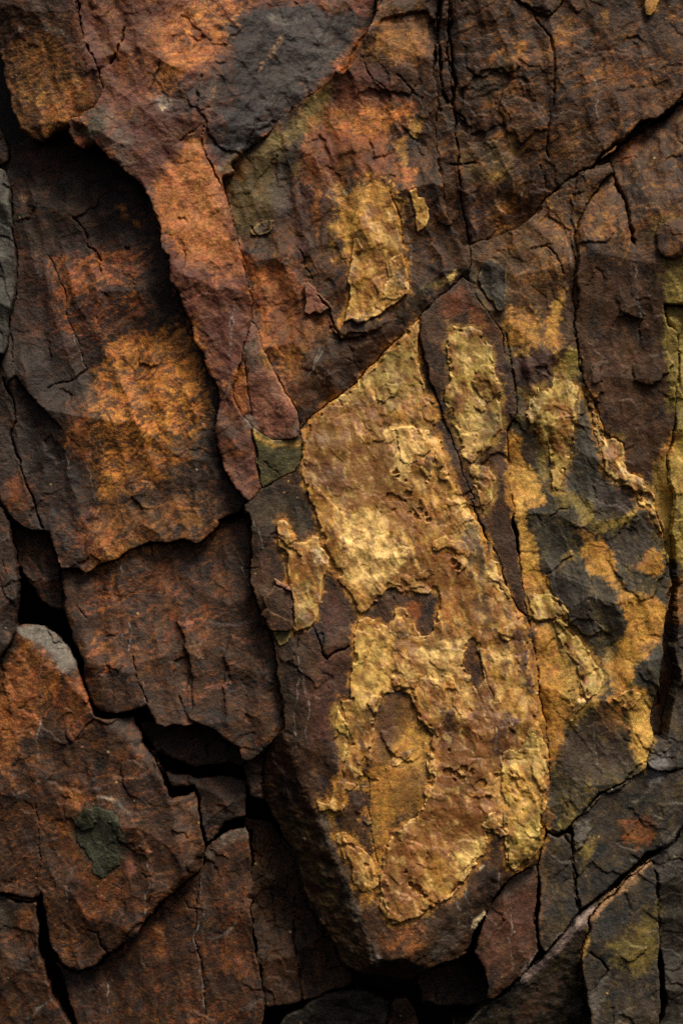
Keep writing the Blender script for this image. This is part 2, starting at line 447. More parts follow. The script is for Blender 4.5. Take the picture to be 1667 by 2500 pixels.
_seed = [100]
def stone(name, label, cat, pts, h0, tilt=(0, 0), planes=(), pal='rustbrown', rel=None, mat='rock', jag=0.06, rnd=7, gap=1.8, gapd=20,
          back=-300, taper=0.10, ang=None, parts=(), group='stones of the rock face', lift=None):
    _seed[0] += 211; seed = _seed[0]
    p = dict(ROCKY); p.update(rel or {})
    win, sd, nx_, ny_ = region(pts, jag, seed)
    r0, r1, c0, c1 = win; sl = (slice(r0, r1), slice(c0, c1))
    x = GX[sl]; y = GY[sl]
    cx, cy = np.mean([q[0] for q in pts]), np.mean([q[1] for q in pts])
    h = h0 + tilt[0] * (x - cx) + tilt[1] * (y - cy)
    wob = fbm(x / 34, y / 34, seed + 40, 3) * 9 + NM[sl] * 3
    for (ax, ay, bx, by, hA, s, *vm) in planes:
        L = math.hypot(bx - ax, by - ay)
        d = (-(by - ay) * (x - ax) + (bx - ax) * (y - ay)) / L
        if vm: d = d - 3.0 * np.maximum(0, y - vm[0])          # facet that ends below this level
        h = smin(h, hA - s * (d + wob), 5)
    h = h + relief(win, seed, p) + STEP[sl] - CRACK[sl]
    rr = rnd * np.clip(1 + 1.3 * NM[sl] + NB[sl], 0.3, 2.4)
    h = h - round_edge(np.maximum(sd, 0), 0.65 * rr)
    h = np.minimum(h, HF[sl] - 7) - GAP[sl]
    a = p['ang'] if ang is None else ang
    for q in parts:                                            # thin film of the same mineral around each crust
        if q.get('mat', 'crust') == 'crust' and q.get('film', True):
            stain(q['pts'], 'amber', .7, 8, 10, .3, minus=q.get('holes', ())); stain(q['pts'], 'ochre', .55, 8, 10, .6, minus=q.get('holes', ()))
            ring = list(q['pts']) + [q['pts'][0]]
            stain(ring, 'amber', .5, 8, 14, .6, line=9); stain(ring, 'olive' if 'olive' in q['pal'] else 'ochre', .7, 5, 12, .6, line=5)
    tint = base_colour(win, seed, pal, a)
    tint = tint * (1 - ROCK[1][sl][..., None]) + ROCK[0][sl]
    tint = tint * np.clip(1 + 0.32 * NF[sl] + 0.45 * NS[sl] + 0.34 * NT[sl] + 0.34 * NB[sl] + 0.34 * NP[sl], 0.25, 2.2)[..., None]
    k = (DIST - h0 * 0.001) / DIST
    origin = ((cx - 784) * 0.001 * k, -h0 * 0.001, (1176 - cy) * 0.001 * k + WALL_Z)
    trim = DEEP[sl]
    ob = solid(name, win, sd, nx_, ny_, h, np.full_like(h, back), tint, MAT[mat], k, origin, None, taper, seed, trim)
    if ob is None:
        print('EMPTY', name, label); return None
    ob['label'] = label; ob['category'] = cat; ob['kind'] = 'thing'
    if group: ob['group'] = group
    HP = np.full((NY, NX), np.nan, np.float32)
    HP[sl] = h
    for q in parts: part(ob, HP, q, k, origin, sl, trim)
    front = sd > 0
    HF[sl] = np.where(front, np.minimum(HF[sl], h), HF[sl])
    DEEP[sl] |= sd > R - 4
    g = gap * np.clip(0.55 + 1.6 * NM[sl] + 1.8 * NB[sl], 0.0, 2.8)
    GAP[sl] = np.maximum(GAP[sl], np.where(front, 0, gapd * np.clip(1.3 + sd / np.maximum(g, 0.3), 0, 1)))
    return ob

CRUSTY = dict(big=2, bigs=120, sc=3, scs=80, sc2=0.6, sc2s=30, ter=1.0, ters=70, rip=0.2, rips=16, ang=66, grain=0.4, fold=1.5, folds=34, folda=70)
PITS = []
def part(ob, HP, q, k, origin, psl, ptrim):
    """a crust, flake or layer lying on its stone; q: name, pts, thick, and options; subs lie on it in turn"""
    _seed[0] += 157; seed = _seed[0]
    p = dict(CRUSTY); p.update(q.get('rel', {}))
    win, sd, nx_, ny_ = region(q['pts'], min(0.11, q.get('jag', 0.11)), seed, q.get('holes', ()))
    r0, r1, c0, c1 = win; sl = (slice(r0, r1), slice(c0, c1))
    base = HP[sl]
    bad = np.isnan(base)
    sd = np.where(bad, -50, sd)
    base = np.nan_to_num(base, nan=-300)
    x = GX[sl]; y = GY[sl]
    th = q['thick'] * q.get('tk', 0.62) * np.ones_like(base)
    if 'ramp' in q:
        x0, y0, x1, y1 = q['ramp']
        t = ((x - x0) * (x1 - x0) + (y - y0) * (y1 - y0)) / ((x1 - x0) ** 2 + (y1 - y0) ** 2)
        th = th * np.clip(t + 0.25 * NB[sl], -0.4, 1) - 1.5 * (t < 0.3)
    if not q.get('crisp'):
        n1 = fbm(x / 75, y / 75, seed + 61, 2, 0.5); n2 = fbm(x / 34, y / 34, seed + 62, 3, 0.5)
        th = th * (0.6 + 0.7 * sstep(n1, -0.35, 0.35))
        th = th - q['thick'] * 0.9 * sstep(n2, 0.08, 0.2) * sstep(-sd, -11, -3)       # worn thin in places along its edge
    rl = relief(win, seed, p) * q.get('soft', 0.36)
    h = base + th + np.maximum(rl * q.get('amp', 1.0), -0.75 * np.abs(th))
    rr = 0.6 * q.get('rnd', 3.5) * np.clip(1 + 1.2 * NM[sl], 0.3, 2.0)
    h = h - np.minimum(round_edge(np.maximum(sd, 0), rr), 0.7 * np.abs(th) + 0.5)
    if 'dome' in q:
        t = np.clip(sd / q['dome'][0], 0, 1); h += q['dome'][1] * np.sqrt(1 - (1 - t) ** 2)
    if 'curl' in q:                                            # edge lifting off
        h += q['curl'] * np.exp(-np.maximum(sd, 0) / 9)
    if q.get('mat', 'crust') == 'crust': h = h + CSTEP[sl] * 0.6
    for (cx, cy, rad, dep) in PITS:
        if x.min() < cx < x.max() and y.min() < cy < y.max():
            d = np.sqrt((x - cx) ** 2 + ((y - cy) * 1.15) ** 2) + NF[sl] * 5 + NM[sl] * 5
            h -= dep * sstep(-d, -rad, -rad * 0.55)
    h = np.maximum(h, base - 14 if q.get('bury', True) else base + 1.5)
    tint = base_colour(win, seed, q['pal'], p['ang'])
    if q.get('mat', 'crust') == 'crust':
        a_ = math.radians(66); u_ = x * math.cos(a_) + y * math.sin(a_); v_ = -x * math.sin(a_) + y * math.cos(a_)
        cl = fbm(u_ / 62 + NB[sl] * .6, v_ / 30 + NM[sl] * .25, seed + 71, 5, 0.56) + 0.25 * fbm(x / 150, y / 150, seed + 72, 2)
        tint = tint + (C('pale') - tint) * (0.50 * sstep(cl, 0.12, 0.36))[..., None]
        tint = tint + (C((.21, .085, .020)) - tint) * (0.88 * sstep(-cl, -0.02, 0.22))[..., None]
        c2 = fbm(u_ / 40 + NM[sl] * .3, v_ / 20, seed + 73, 5, 0.6) + 0.5 * fbm(x / 130, y / 130, seed + 74, 2)
        tint = tint + (C((.085, .042, .018)) - tint) * (0.80 * sstep(c2, 0.15, 0.36))[..., None]
    tint = tint * (1 - CRUST[1][sl][..., None]) + CRUST[0][sl] if q.get('stained', True) else tint
    if q.get('mat', 'crust') == 'crust':
        c3 = fbm(u_ / 30, v_ / 17, seed + 75, 5, 0.62)
        tint = tint + (C('pale') - tint) * (0.36 * sstep(c3, 0.12, 0.34))[..., None]
        tint = tint + (C((.16, .066, .02)) - tint) * (0.62 * sstep(-c3, 0.03, 0.26))[..., None]
        tint = tint * (1 + CTONE[sl])[..., None]
    rim = q.get('rim', 0.32) * sstep(-sd, -7, -1) * (0.3 + 0.7 * sstep(NM[sl], -0.2, 0.3))
    tint = tint + (C(q.get('rimcol', 'pale')) - tint) * rim[..., None]       # fresh break along the edge
    tint = tint * np.clip(1 + 0.25 * NF[sl] + 0.30 * NM[sl] + 0.20 * NB[sl] + 0.22 * NP[sl], 0.4, 2)[..., None]
    trim = DEEP[sl]
    o = solid(q['name'], win, sd, nx_, ny_, h, base - 5, tint, MAT[q.get('mat', 'crust')], k, (0, 0, 0) if False else origin, ob, q.get('taper', 0.25), seed, trim)
    if o is None:
        print('EMPTY part', q['name'], q['pts'][0]); return
    if q.get('label'): o['label'] = q['label']
    HP2 = np.full((NY, NX), np.nan, np.float32)
    HP2[sl] = np.where(sd > -1.5, h, np.nan)
    for s in q.get('subs', ()): part(o, HP2, s, k, origin, sl, trim)
    m = (sd > 0)
    HP[sl] = np.where(m, np.maximum(np.nan_to_num(HP[sl], nan=-300), h), HP[sl])
# ------------------------------------------------------------------ cracks, broken layers
for pts, w, d in [
    (t02((100, 560), (105, 640), (130, 760), (125, 860), (140, 1000), (150, 1100), (160, 1230), (180, 1350), (205, 1470), (220, 1530)), 3.2, 16),
    (t02((80, 0), (95, 120), (70, 260), (80, 420), (100, 560)), 3.2, 14),
    (t02((110, 690), (180, 740), (190, 800)), 2.5, 9),
    (t02((90, 1025), (160, 1030), (250, 1020)), 3, 12),
    (t02((500, 0), (620, 70), (650, 150), (720, 230), (745, 330), (750, 480), (745, 600), (720, 720), (705, 860), (715, 1000)), 3.6, 9),
    (t02((640, 90), (700, 110), (790, 20)), 2.5, 8),
    (t02((1110, 1020), (1130, 1090), (1160, 1200), (1200, 1310), (1215, 1420), (1245, 1560)), 6, 26),
    (t02((700, 1180), (690, 1110), (660, 1040)), 2, 8),
    (t02((590, 1590), (640, 1570), (715, 1555)), 2, 8),
    (t12((855, 0), (865, 200), (860, 330), (870, 500), (885, 600), (900, 720), (915, 800)), 3.2, 12),
    (t12((600, 20), (700, 0), (760, 60), (800, 180)), 2.2, 9),
    (t12((1440, 380), (1460, 460), (1470, 510), (1520, 540), (1535, 620), (1540, 800), (1545, 900)), 4, 22),
    (t12((440, 560), (470, 800), (510, 980), (500, 1080), (440, 1180)), 2.6, 10),
    (t22((1385, 0), (1420, 150), (1450, 280), (1470, 420)), 3, 18),
    (t22((1470, 640), (1490, 580), (1540, 545)), 7, 20),
    (t22((1420, 1150), (1440, 1250), (1450, 1330)), 4, 18),
    (t22((720, 110), (780, 60), (840, 55)), 2, 8),
    (t22((700, 480), (760, 440), (860, 360)), 2.2, 9),
    (t01((900, 360), (920, 420), (960, 490), (1020, 530), (1060, 570), (1075, 640)), 2, 8),
    (t01((1120, 470), (1150, 490), (1210, 560), (1250, 600)), 2.2, 8),
    (t11((620, 320), (690, 400), (700, 470), (745, 550), (760, 600), (830, 590), (910, 575)), 3, 14),
    (t11((500, 20), (530, 130), (580, 210)), 2.4, 8),
    (t11((810, 720), (850, 745), (880, 740)), 1.8, 7),
    (t01((190, 1440), (230, 1500), (300, 1460)), 2.2, 8),
    (t01((1080, 1160), (1100, 1300), (1150, 1420), (1160, 1560)), 1.8, 7),
    (t10((20, 850), (45, 920), (85, 1010), (95, 1120), (60, 1210), (90, 1300), (135, 1440), (170, 1540), (215, 1640), (225, 1700), (250, 1770), (270, 1800)), 3, 16),
    (t10((590, 10), (625, 80), (645, 160)), 3, 12),
    (t00((470, 1390), (510, 1430), (555, 1510), (560, 1570), (610, 1600), (640, 1660)), 3.2, 16),
    (t10((310, 60), (370, 190), (420, 290), (420, 420), (470, 560), (510, 660), (550, 780)), 1.6, 6),
    (t10((310, 910), (400, 870), (480, 850), (550, 785)), 2.2, 8),
    (t10((60, 560), (75, 650), (70, 780)), 1.8, 8),
    (t20((500, 700), (530, 740), (550, 760)), 2, 8),
    (t20((850, 1000), (870, 1090), (900, 1190), (930, 1260), (940, 1320)), 2.6, 12),
    (t20((960, 270), (970, 380)), 2.2, 10), (t20((1090, 270), (1095, 320)), 2, 8),
    (t00((490, 0), (500, 80), (530, 170)), 2.2, 9),
    (t00((800, 190), (790, 260), (760, 320), (740, 380), (710, 420)), 4, 22),
    (t00((960, 580), (990, 500), (1020, 420)), 2.5, 8),
    (t00((1300, 800), (1290, 920), (1320, 1010), (1370, 1110), (1430, 1220)), 2.6, 14),
    (t00((1150, 900), (1210, 850), (1290, 790)), 2, 7),
    (t11((150, 740), (165, 880), (180, 980), (190, 1080)), 2.4, 8),
    (t11((215, 1250), (230, 1400), (245, 1500)), 2.4, 10),
    (t11((280, 1380), (370, 1460)), 1.8, 6),
    (t21((580, 800), (620, 890), (650, 990), (675, 1020), (720, 975), (810, 935)), 2.8, 14),
    (t21((440, 560), (455, 640), (460, 760), (465, 880)), 2.0, 8),
    (t21((155, 440), (240, 435)), 1.6, 7),
    (t21((95, 360), (150, 460), (185, 570), (215, 660)), 1.4, 5),
    (t30((230, 280), (240, 420), (235, 560), (225, 800)), 1.8, 7),
    (t30((560, 1110), (620, 1130), (635, 1210), (690, 1260)), 2.4, 10),
    (t30((800, 800), (760, 830), (700, 800)), 1.4, 4),
    (t20((600, 1400), (545, 1450), (480, 1540)), 2, 7),
    (t30((1275, 760), (1260, 900), (1262, 1240), (1290, 1400), (1300, 1699)), 1.8, 9),
    (t30((1190, 920), (1200, 955), (1290, 965)), 2, 7),
    (t31((470, 900), (465, 1100), (480, 1240), (500, 1400), (515, 1550)), 3, 16),
    (t31((200, 810), (270, 750), (330, 640)), 2, 8),
    (t31((320, 700), (325, 900), (330, 1100)), 2, 7),
    (t32((980, 1250), (1040, 1290), (1090, 1360), (1040, 1420), (985, 1490)), 3, 10),
    (t32((640, 700), (645, 900), (630, 1100), (660, 1230)), 3, 16),
    (t32((800, 480), (860, 560), (880, 800), (905, 980)), 3, 16),
    (tA((485, 1310), (495, 1480), (500, 1650), (520, 1750), (545, 1850)), 1.6, 6),
    (tA((1110, 500), (1145, 580), (1190, 720), (1230, 960)), 2, 7),
    ([(1300, 415), (1364, 380), (1436, 318), (1508, 275), (1568, 218), (1640, 150)], 5, 34),
    ([(1004, -60), (1008, 60), (1014, 150), (1030, 225)], 6, 22), ([(1036, -60), (1038, 120), (1040, 230)], 5, 20),
]: crack(pts, w, d)

# layers split off or left standing on the stones
step(t20((1120, 780), (1180, 880), (1195, 1000), (1200, 1180), (1150, 1230), (1220, 1400), (1400, 1530), (1900, 1600), (1900, 800)), 9, (640, 1460, 430, 1470))
step(t20((1110, 1030), (1130, 1180), (1150, 1290), (1200, 1380), (1230, 1200), (1200, 980)), -6, None)
step(t10((100, 830), (150, 900), (180, 950), (235, 985), (250, 1030), (300, 1040), (312, 1110), (220, 1180), (140, 1150), (90, 1080), (40, 900)), -9, (112, 1000, 60, 880))
step(t00((180, 1390), (70, 1400), (60, 1200), (160, 1200), (240, 1290)), 7, (20, 480, 90, 500))
step(t00((470, 1390), (555, 1510), (640, 1660), (900, 1699), (1000, 1300), (700, 1200)), -8, (330, 500, 190, 560))
step(t30((620, 240), (740, 260), (840, 350), (930, 530), (965, 700), (950, 900), (920, 1050), (560, 1360), (400, 1340), (280, 1000), (420, 500)), 7, (140, 2000, 330, 1960))
step(t20((600, 1400), (545, 1450), (480, 1540), (330, 1620), (300, 1800), (700, 1800), (1000, 1700), (850, 1380)), -6, (160, 1640, 230, 1700))
step(t11((690, 480), (760, 600), (910, 575), (1060, 480), (1150, 400), (1100, 300), (700, 330)), 7, (800, 690, 790, 770))
step(t01((1000, 150), (1110, 90), (1290, 60), (1360, 130), (1340, 340), (1200, 440), (1050, 360), (900, 370)), -10, (920, 160, 940, 20))
step(t01((900, 370), (960, 490), (1060, 570), (1200, 600), (1250, 460), (1100, 370)), 6, (840, 150, 900, 200))
step(t22((1060, 200), (1280, 160), (1390, 60), (1470, 420), (1380, 620), (1290, 640), (1180, 560), (1110, 420)), 5, (1400, 1200, 1480, 1300))
step(t22((560, 740), (640, 770), (740, 760), (880, 1060), (780, 1100), (640, 1000)), -8, (1240, 1480, 1240, 1430))
step(t22((700, 480), (860, 370), (960, 480), (1060, 660), (1230, 620), (1260, 800), (1130, 960), (860, 800), (740, 600)), 6, (1350, 1450, 1280, 1320))
step(t32((700, 470), (860, 450), (1050, 230), (1260, 60), (1500, 0), (1500, -300), (720, -200)), 8, (1290, 1700, 1290, 1790))
step(t32((870, 420), (950, 400), (975, 460), (930, 560), (880, 590), (860, 500)), 7)
step(t12((1130, 700), (1220, 780), (1300, 920), (1310, 1050), (1290, 1230), (1200, 1300), (1050, 1180), (930, 900), (1000, 760)), 7, (1500, 950, 1380, 950))
step(t12((1250, 760), (1350, 700), (1460, 680), (1500, 760), (1420, 860), (1330, 890), (1260, 860)), 9, (1440, 800, 1490, 830))
step(t02((370, 1160), (440, 1330), (330, 1500), (230, 1520), (190, 1350), (150, 1180)), 5, (1080, 430, 1160, 480))
step(t02((280, 440), (420, 430), (500, 500), (400, 650), (250, 720), (150, 600)), -6)
step(t02((900, 1090), (1110, 1060), (1200, 1330), (1050, 1560), (900, 1560), (860, 1350)), 6, (1440, 420, 1360, 460))

# chips and thin broken layers, each proud along one side and dying out at the other
_rr = random.Random(12)
def shard(cx, cy, r, dh, into=None, tone=0.0, lean=None):
    n = _rr.randint(4, 7); a0 = _rr.uniform(0, 6.28); el_ = _rr.uniform(0.45, 0.9); ro = math.radians(lean if lean is not None else _rr.uniform(0, 180))
    pts = []
    for i in range(n):
        t = a0 + 6.283 * (i + _rr.uniform(-0.3, 0.3)) / n; rad = r * _rr.uniform(0.65, 1.15)
        x, y = rad * math.cos(t), rad * el_ * math.sin(t)
        pts.append((cx + x * math.cos(ro) - y * math.sin(ro), cy + x * math.sin(ro) + y * math.cos(ro)))
    th = _rr.uniform(0, 6.28)
    step(pts, dh, (cx - 0.8 * r * math.cos(th), cy - 0.8 * r * math.sin(th), cx + 0.5 * r * math.cos(th), cy + 0.5 * r * math.sin(th)), 0.13, 1.1, into, tone)
for _ in range(300):
    shard(_rr.uniform(-40, 1600), _rr.uniform(-40, 2400), _rr.choice((18, 26, 38, 60, 95)), _rr.choice((-1, 1)) * _rr.uniform(2.0, 5.5), lean=_rr.gauss(65, 40))
for _ in range(330):
    shard(_rr.uniform(690, 1270), _rr.uniform(720, 2130), _rr.choice((9, 13, 18, 26, 38, 55)), _rr.choice((-0.8, 1)) * _rr.uniform(1.4, 3.6), CSTEP, _rr.uniform(-0.22, 0.28), lean=_rr.gauss(62, 25))
for _ in range(60):
    shard(_rr.uniform(1180, 1560), _rr.uniform(700, 1800), _rr.choice((9, 13, 18, 26)), _rr.uniform(1.4, 3.0), CSTEP, _rr.uniform(-0.2, 0.25), lean=_rr.gauss(62, 25))
for _ in range(150):                                          # bright mineral grains
    x, y = _rr.uniform(0, 1568), _rr.uniform(0, 2352); r = _rr.choice((1.2, 1.6, 2.0, 2.8))
    stain(ell(x, y, r, r * 0.8, 0, 6), _rr.choice(('cream', 'pale', 'tan')), .85, 1.0, .5, .1, on='both')
PITS += [(900 + 9, 1086, 7, 12), (912, 1094, 5, 10), (932, 1105, 4, 9), (897, 1140, 12, 13), (912, 1146, 9, 12), (938, 1135, 9, 12), (925, 1150, 6, 9), (905, 1172, 5, 8),
         (1028, 1772, 12, 13), (1046, 1776, 9, 13), (1062, 1764, 11, 15), (1080, 1772, 8, 13), (1058, 1786, 8, 11), (1042, 1790, 6, 10), (1104, 1800, 13, 14), (1120, 1830, 6, 11), (1140, 1780, 7, 12),
         (955, 2036, 12, 13), (962, 2048, 8, 11), (931, 1998, 5, 10), (977, 2055, 5, 10), (944, 2026, 7, 11), (1030, 1722, 4, 9), (1051, 1306, 6, 9), (1040, 1290, 9, 8), (965, 1172, 6, 9), (955, 1186, 8, 10),
         (985, 1194, 6, 9), (940, 1178, 5, 8), (978, 1180, 5, 8), (1078, 1630, 4, 9), (1176, 1680, 4, 9), (1290, 1505, 14, 12), (1302, 1522, 6, 12), (1318, 1018, 3, 5), (842, 1985, 6, 8), (870, 2065, 5, 8)]

# ------------------------------------------------------------------ stains on the bare stone
stain([(1060, 570), (1110, 535), (1256, 450), (1400, 365), (1420, 395), (1320, 560), (1325, 830), (1200, 850), (1120, 760)], (.060, .028, .012), .92, 14, 20, .15)
stain([(1120, 560), (1300, 460), (1310, 700), (1200, 760)], 'amber', .5, 18, 24, .8, noise='R')
# upper left rounded stone
stain(t00((60, 330), (330, 220), (420, 300), (600, 520), (640, 620), (560, 740), (300, 860), (130, 800), (60, 560)), 'amber', .55, 22, 30, .75, noise='S')
stain(t00((430, 600), (620, 480), (640, 640), (540, 740), (440, 760), (300, 780), (330, 640)), 'orange', .5, 18, 25, .8)
stain(t00((-50, 0), (420, 0), (440, 120), (200, 180), (-50, 260)), 'umber', .55, 30, 26, .3)
stain(t00((80, 240), (130, 190), (165, 180), (150, 200)), 'ash', .7, 3, 3, .5)
stain(t00((240, 180), (290, 170), (400, 200), (420, 240), (290, 200)), 'ash', .6, 5, 5, .6)
stain(t00((420, 0), (540, 0), (600, 380), (720, 560), (760, 400), (690, 620), (600, 640), (480, 330), (430, 160)), 'ink', .55, 14, 20, .4)
# rust and dark parts of the big arching block
stain(t00((560, 0), (1500, 0), (1440, 220), (1100, 500), (980, 600), (800, 240), (640, 140)), 'orange', .55, 26, 34, .7, noise='S')
stain(t00((1050, 360), (1400, 160), (1568, 30), (1568, 180), (1300, 400), (1000, 620), (960, 560)), 'orange', .8, 18, 26, .5, noise='S')
stain(t00((760, 320), (820, 420), (830, 520), (800, 590), (760, 480), (745, 380)), 'orange', .85, 8, 10, .4)
stain(t00((820, 290), (960, 300), (1000, 420), (960, 560), (860, 640), (820, 500)), 'maroon', .7, 14, 18, .4)
stain(t00((1000, 420), (1080, 200), (1040, 380), (1030, 520), (960, 580)), 'ink', .7, 6, 10, .3)
stain(t00((1568, 120), (1300, 420), (1040, 610), (1000, 680), (1200, 760), (1330, 700), (1300, 880), (1320, 1000), (1480, 1080), (1520, 960), (1568, 1000)), (.022, .020, .021), .85, 24, 30, .35)
stain(t01((0, 100), (250, -50), (1040, -50), (1000, 60), (720, 430), (400, 700), (120, 960), (0, 1000)), (.019, .019, .021), .97, 7, 26, .12, noise='S')
step(t01((-150, 700), (0, 200), (250, -50), (1040, -50), (1000, 60), (720, 430), (400, 700), (120, 960), (-40, 900)), 7, (500, 0, 560, 110))
stain(t01((420, 300), (700, 60), (760, 200), (560, 420), (300, 640), (240, 600)), (.07, .066, .056), .6, 20, 30, .7, noise='S')
stain(t01((0, 200), (400, 100), (560, 260), (300, 560), (0, 640)), 'ink', .6, 30, 30, .5, noise='S')
stain(t01((440, 60), (560, 0), (420, 100), (300, 50), (330, 20)), 'grey', .6, 12, 18, .5)
stain(t01((980, 40), (1010, 70), (900, 260), (840, 400), (760, 460), (500, 620), (620, 470), (800, 240)), 'rust', .75, 14, 20, .5, noise='S')
stain(t01((860, 60), (1000, 50), (820, 330), (740, 330)), 'orange', .5, 14, 20, .6, noise='S')
stain(t01((380, 150), (400, 170), (320, 300), (250, 350), (230, 420), (300, 260)), 'tan', .6, 3, 8, .85, noise='F')
stain(t00((620, 740), (690, 680), (760, 740), (860, 900), (880, 1100), (760, 1020), (690, 930), (580, 880)), 'grey', .6, 12, 18, .5)
stain(t00((590, 700), (690, 690), (690, 900), (580, 900)), 'lichen', .75, 8, 8, .2)
stain(t00((690, 680), (745, 600), (740, 880), (690, 860)), 'pink', .5, 8, 10, .5, noise='V')
stain(t00((980, 650), (1060, 600), (1100, 640), (1070, 700), (1020, 710)), 'ash', .8, 5, 8, .4)
stain(t00((1020, 680), (1060, 690), (1040, 715)), 'cream', .8, 3, 3, .2)
stain(t00((880, 900), (1150, 800), (1200, 900), (1060, 1060), (900, 1080)), 'maroon', .65, 18, 24, .4)
stain(t00((1180, 900), (1290, 860), (1300, 980), (1370, 1120), (1470, 1330), (1540, 1600), (1568, 1720), (1400, 1720), (1200, 1690), (1040, 1480), (960, 1240), (1060, 1080)), 'orange', .95, 14, 20, .3)
stain(t00((1100, 1150), (1250, 1080), (1400, 1250), (1450, 1500), (1300, 1600), (1150, 1400)), (.42, .17, .06), .6, 24, 30, .7, noise='F')
stain(t00((1350, 1120), (1440, 1270), (1490, 1420), (1540, 1600), (1480, 1560), (1400, 1350)), 'pink', .6, 10, 14, .5)
stain(t00((1390, 1050), (1430, 1080), (1490, 1060), (1480, 1090), (1400, 1080)), 'ash', .85, 3, 4, .3)
stain(t00((1180, 1050), (1340, 760), (1330, 560), (1390, 460), (1380, 560)), 'tan', .35, 6, 12, .8, noise='F')
stain(t10((1090, 60), (1540, 20), (1568, 180), (1568, 700), (1480, 640), (1430, 900), (1390, 860), (1250, 620), (1180, 400), (1100, 240)), 'maroon', .7, 20, 26, .4)
stain(t10((1200, 240), (1400, 300), (1390, 430), (1200, 400), (1150, 300)), 'pink', .65, 16, 20, .6)
stain(t10((1300, 30), (1540, 60), (1550, 260), (1380, 240)), 'orange', .55, 18, 22, .6)
stain(t10((1400, 880), (1490, 900), (1568, 1150), (1568, 1568), (1430, 1380), (1370, 1150)), 'ink', .55, 22, 28, .5, noise='S')
stain(t11((20, 370), (200, 400), (160, 640), (90, 800), (60, 960), (0, 1000), (0, 500)), 'maroon', .6, 16, 22, .4)
# pink wedge
stain(t11((100, 790), (150, 750), (160, 960), (170, 1110), (110, 1030), (70, 960)), 'orange', .85, 8, 10, .35)
stain(t11((200, 500), (240, 640), (200, 900), (160, 640)), 'grey', .7, 10, 14, .4)
stain(t11((230, 560), (300, 720), (400, 920), (470, 1010), (440, 1010), (330, 860), (250, 680)), 'ochre', .65, 4, 6, .4)
stain(t11((200, 800), (320, 780), (430, 960), (490, 1150), (480, 1220), (320, 1220), (200, 1020)), 'pink', .7, 14, 20, .4)
stain(t11((300, 860), (360, 880), (350, 960), (300, 940)), 'ash', .5, 8, 12, .5)
stain(t11((120, 1090), (180, 1070), (240, 1180), (200, 1190)), 'ash', .75, 6, 8, .3)
stain(t11((470, 1100), (500, 1170), (490, 1220), (330, 1240), (330, 1225), (460, 1190)), 'ash', .5, 5, 6, .5)
# olive wedge
stain(t11((210, 1170), (260, 1230), (340, 1270), (500, 1240), (510, 1270), (440, 1290), (330, 1290), (220, 1220)), 'gold', .85, 5, 7, .3)
stain(t11((230, 1280), (400, 1290), (500, 1300), (490, 1380), (270, 1520), (240, 1400)), 'lichen', .6, 16, 18, .3)
# left sunk wall
stain(t10((650, 760), (720, 620), (800, 570), (1000, 560), (1160, 480), (1260, 660), (1300, 800), (1310, 1060), (1280, 1250), (1100, 1450), (700, 1568), (600, 1500), (600, 1150), (560, 900)), 'amber', .7, 26, 30, .8, noise='S')
stain(t10((720, 600), (1180, 560), (1270, 760), (1300, 1100), (1000, 1180), (780, 1090), (720, 880)), 'rust', .5, 26, 34, .8, noise='S')
stain(t10((900, 990), (1060, 900), (1180, 960), (1160, 1100), (960, 1180)), 'glow', .7, 14, 26, .85, noise='S')
stain(t10((1160, 760), (1280, 740), (1300, 1000), (1200, 960)), 'glow', .55, 14, 18, .6)
stain(t10((700, 1250), (1000, 1150), (1080, 1300), (920, 1500), (760, 1530)), 'glow', .6, 18, 30, .88, noise='S')
stain(t10((1000, 600), (1180, 520), (1240, 660), (1150, 700)), (.2, .095, .018), .75, 14, 20, .4, noise='S')
stain(t10((550, 800), (690, 750), (705, 640), (780, 575), (900, 560), (780, 610), (720, 720), (660, 780)), 'orange', .8, 4, 8, .35)
stain(t10((560, 900), (700, 870), (860, 820), (830, 860), (600, 940)), 'orange', .7, 4, 9, .5)
stain(t10((900, 1050), (1000, 980), (1110, 950), (1060, 1010), (920, 1060)), 'glow', .8, 3, 7, .5)
stain(t10((780, 640), (1000, 590), (1150, 560), (1100, 610), (820, 700)), 'glow', .6, 5, 12, .7, noise='S')
stain(t10((560, 930), (540, 1080), (460, 1170), (380, 1270), (460, 1300), (560, 1390), (570, 1100), (580, 940)), 'orange', .55, 10, 14, .6)
stain(t10((540, 950), (480, 1050), (440, 1130), (460, 1150), (540, 1050)), 'orange', .6, 4, 8, .4)
stain(t10((500, 980), (590, 960), (720, 1020), (680, 1110), (600, 1100)), 'ink', .6, 12, 16, .3)
stain(t10((0, 650), (300, 660), (560, 800), (560, 900), (400, 1000), (420, 1300), (560, 1500), (420, 1650), (0, 1650)), 'ink', .72, 26, 30, .3)
stain(t10((100, 0), (900, 0), (900, 380), (680, 600), (500, 700), (120, 500)), 'purple', .4, 26, 34, .5, noise='S')
stain(t10((420, 200), (620, 60), (880, 40), (860, 140), (640, 240), (480, 300)), 'rust', .55, 12, 22, .65, noise='S')
stain(t10((620, 180), (860, 60), (880, 130), (720, 220)), 'maroon', .7, 8, 14, .4, noise='S')
stain(t10((640, 540), (880, 420), (980, 370), (900, 460), (700, 560)), 'pink', .55, 6, 14, .6, noise='S')
stain(t10((300, 150), (480, 150), (460, 330), (320, 300)), 'rust', .4, 12, 24, .7, noise='V')
stain(t10((570, 280), (640, 300), (630, 500), (590, 500)), 'maroon', .6, 8, 14, .5, noise='V')
stain(t00((200, 960), (350, 900), (320, 1080), (180, 1140)), 'maroon', .6, 12, 18, .4, noise='S')
stain(t00((740, 1310), (800, 1330), (900, 1450), (860, 1440), (780, 1380)), 'glow', .7, 5, 9, .5)
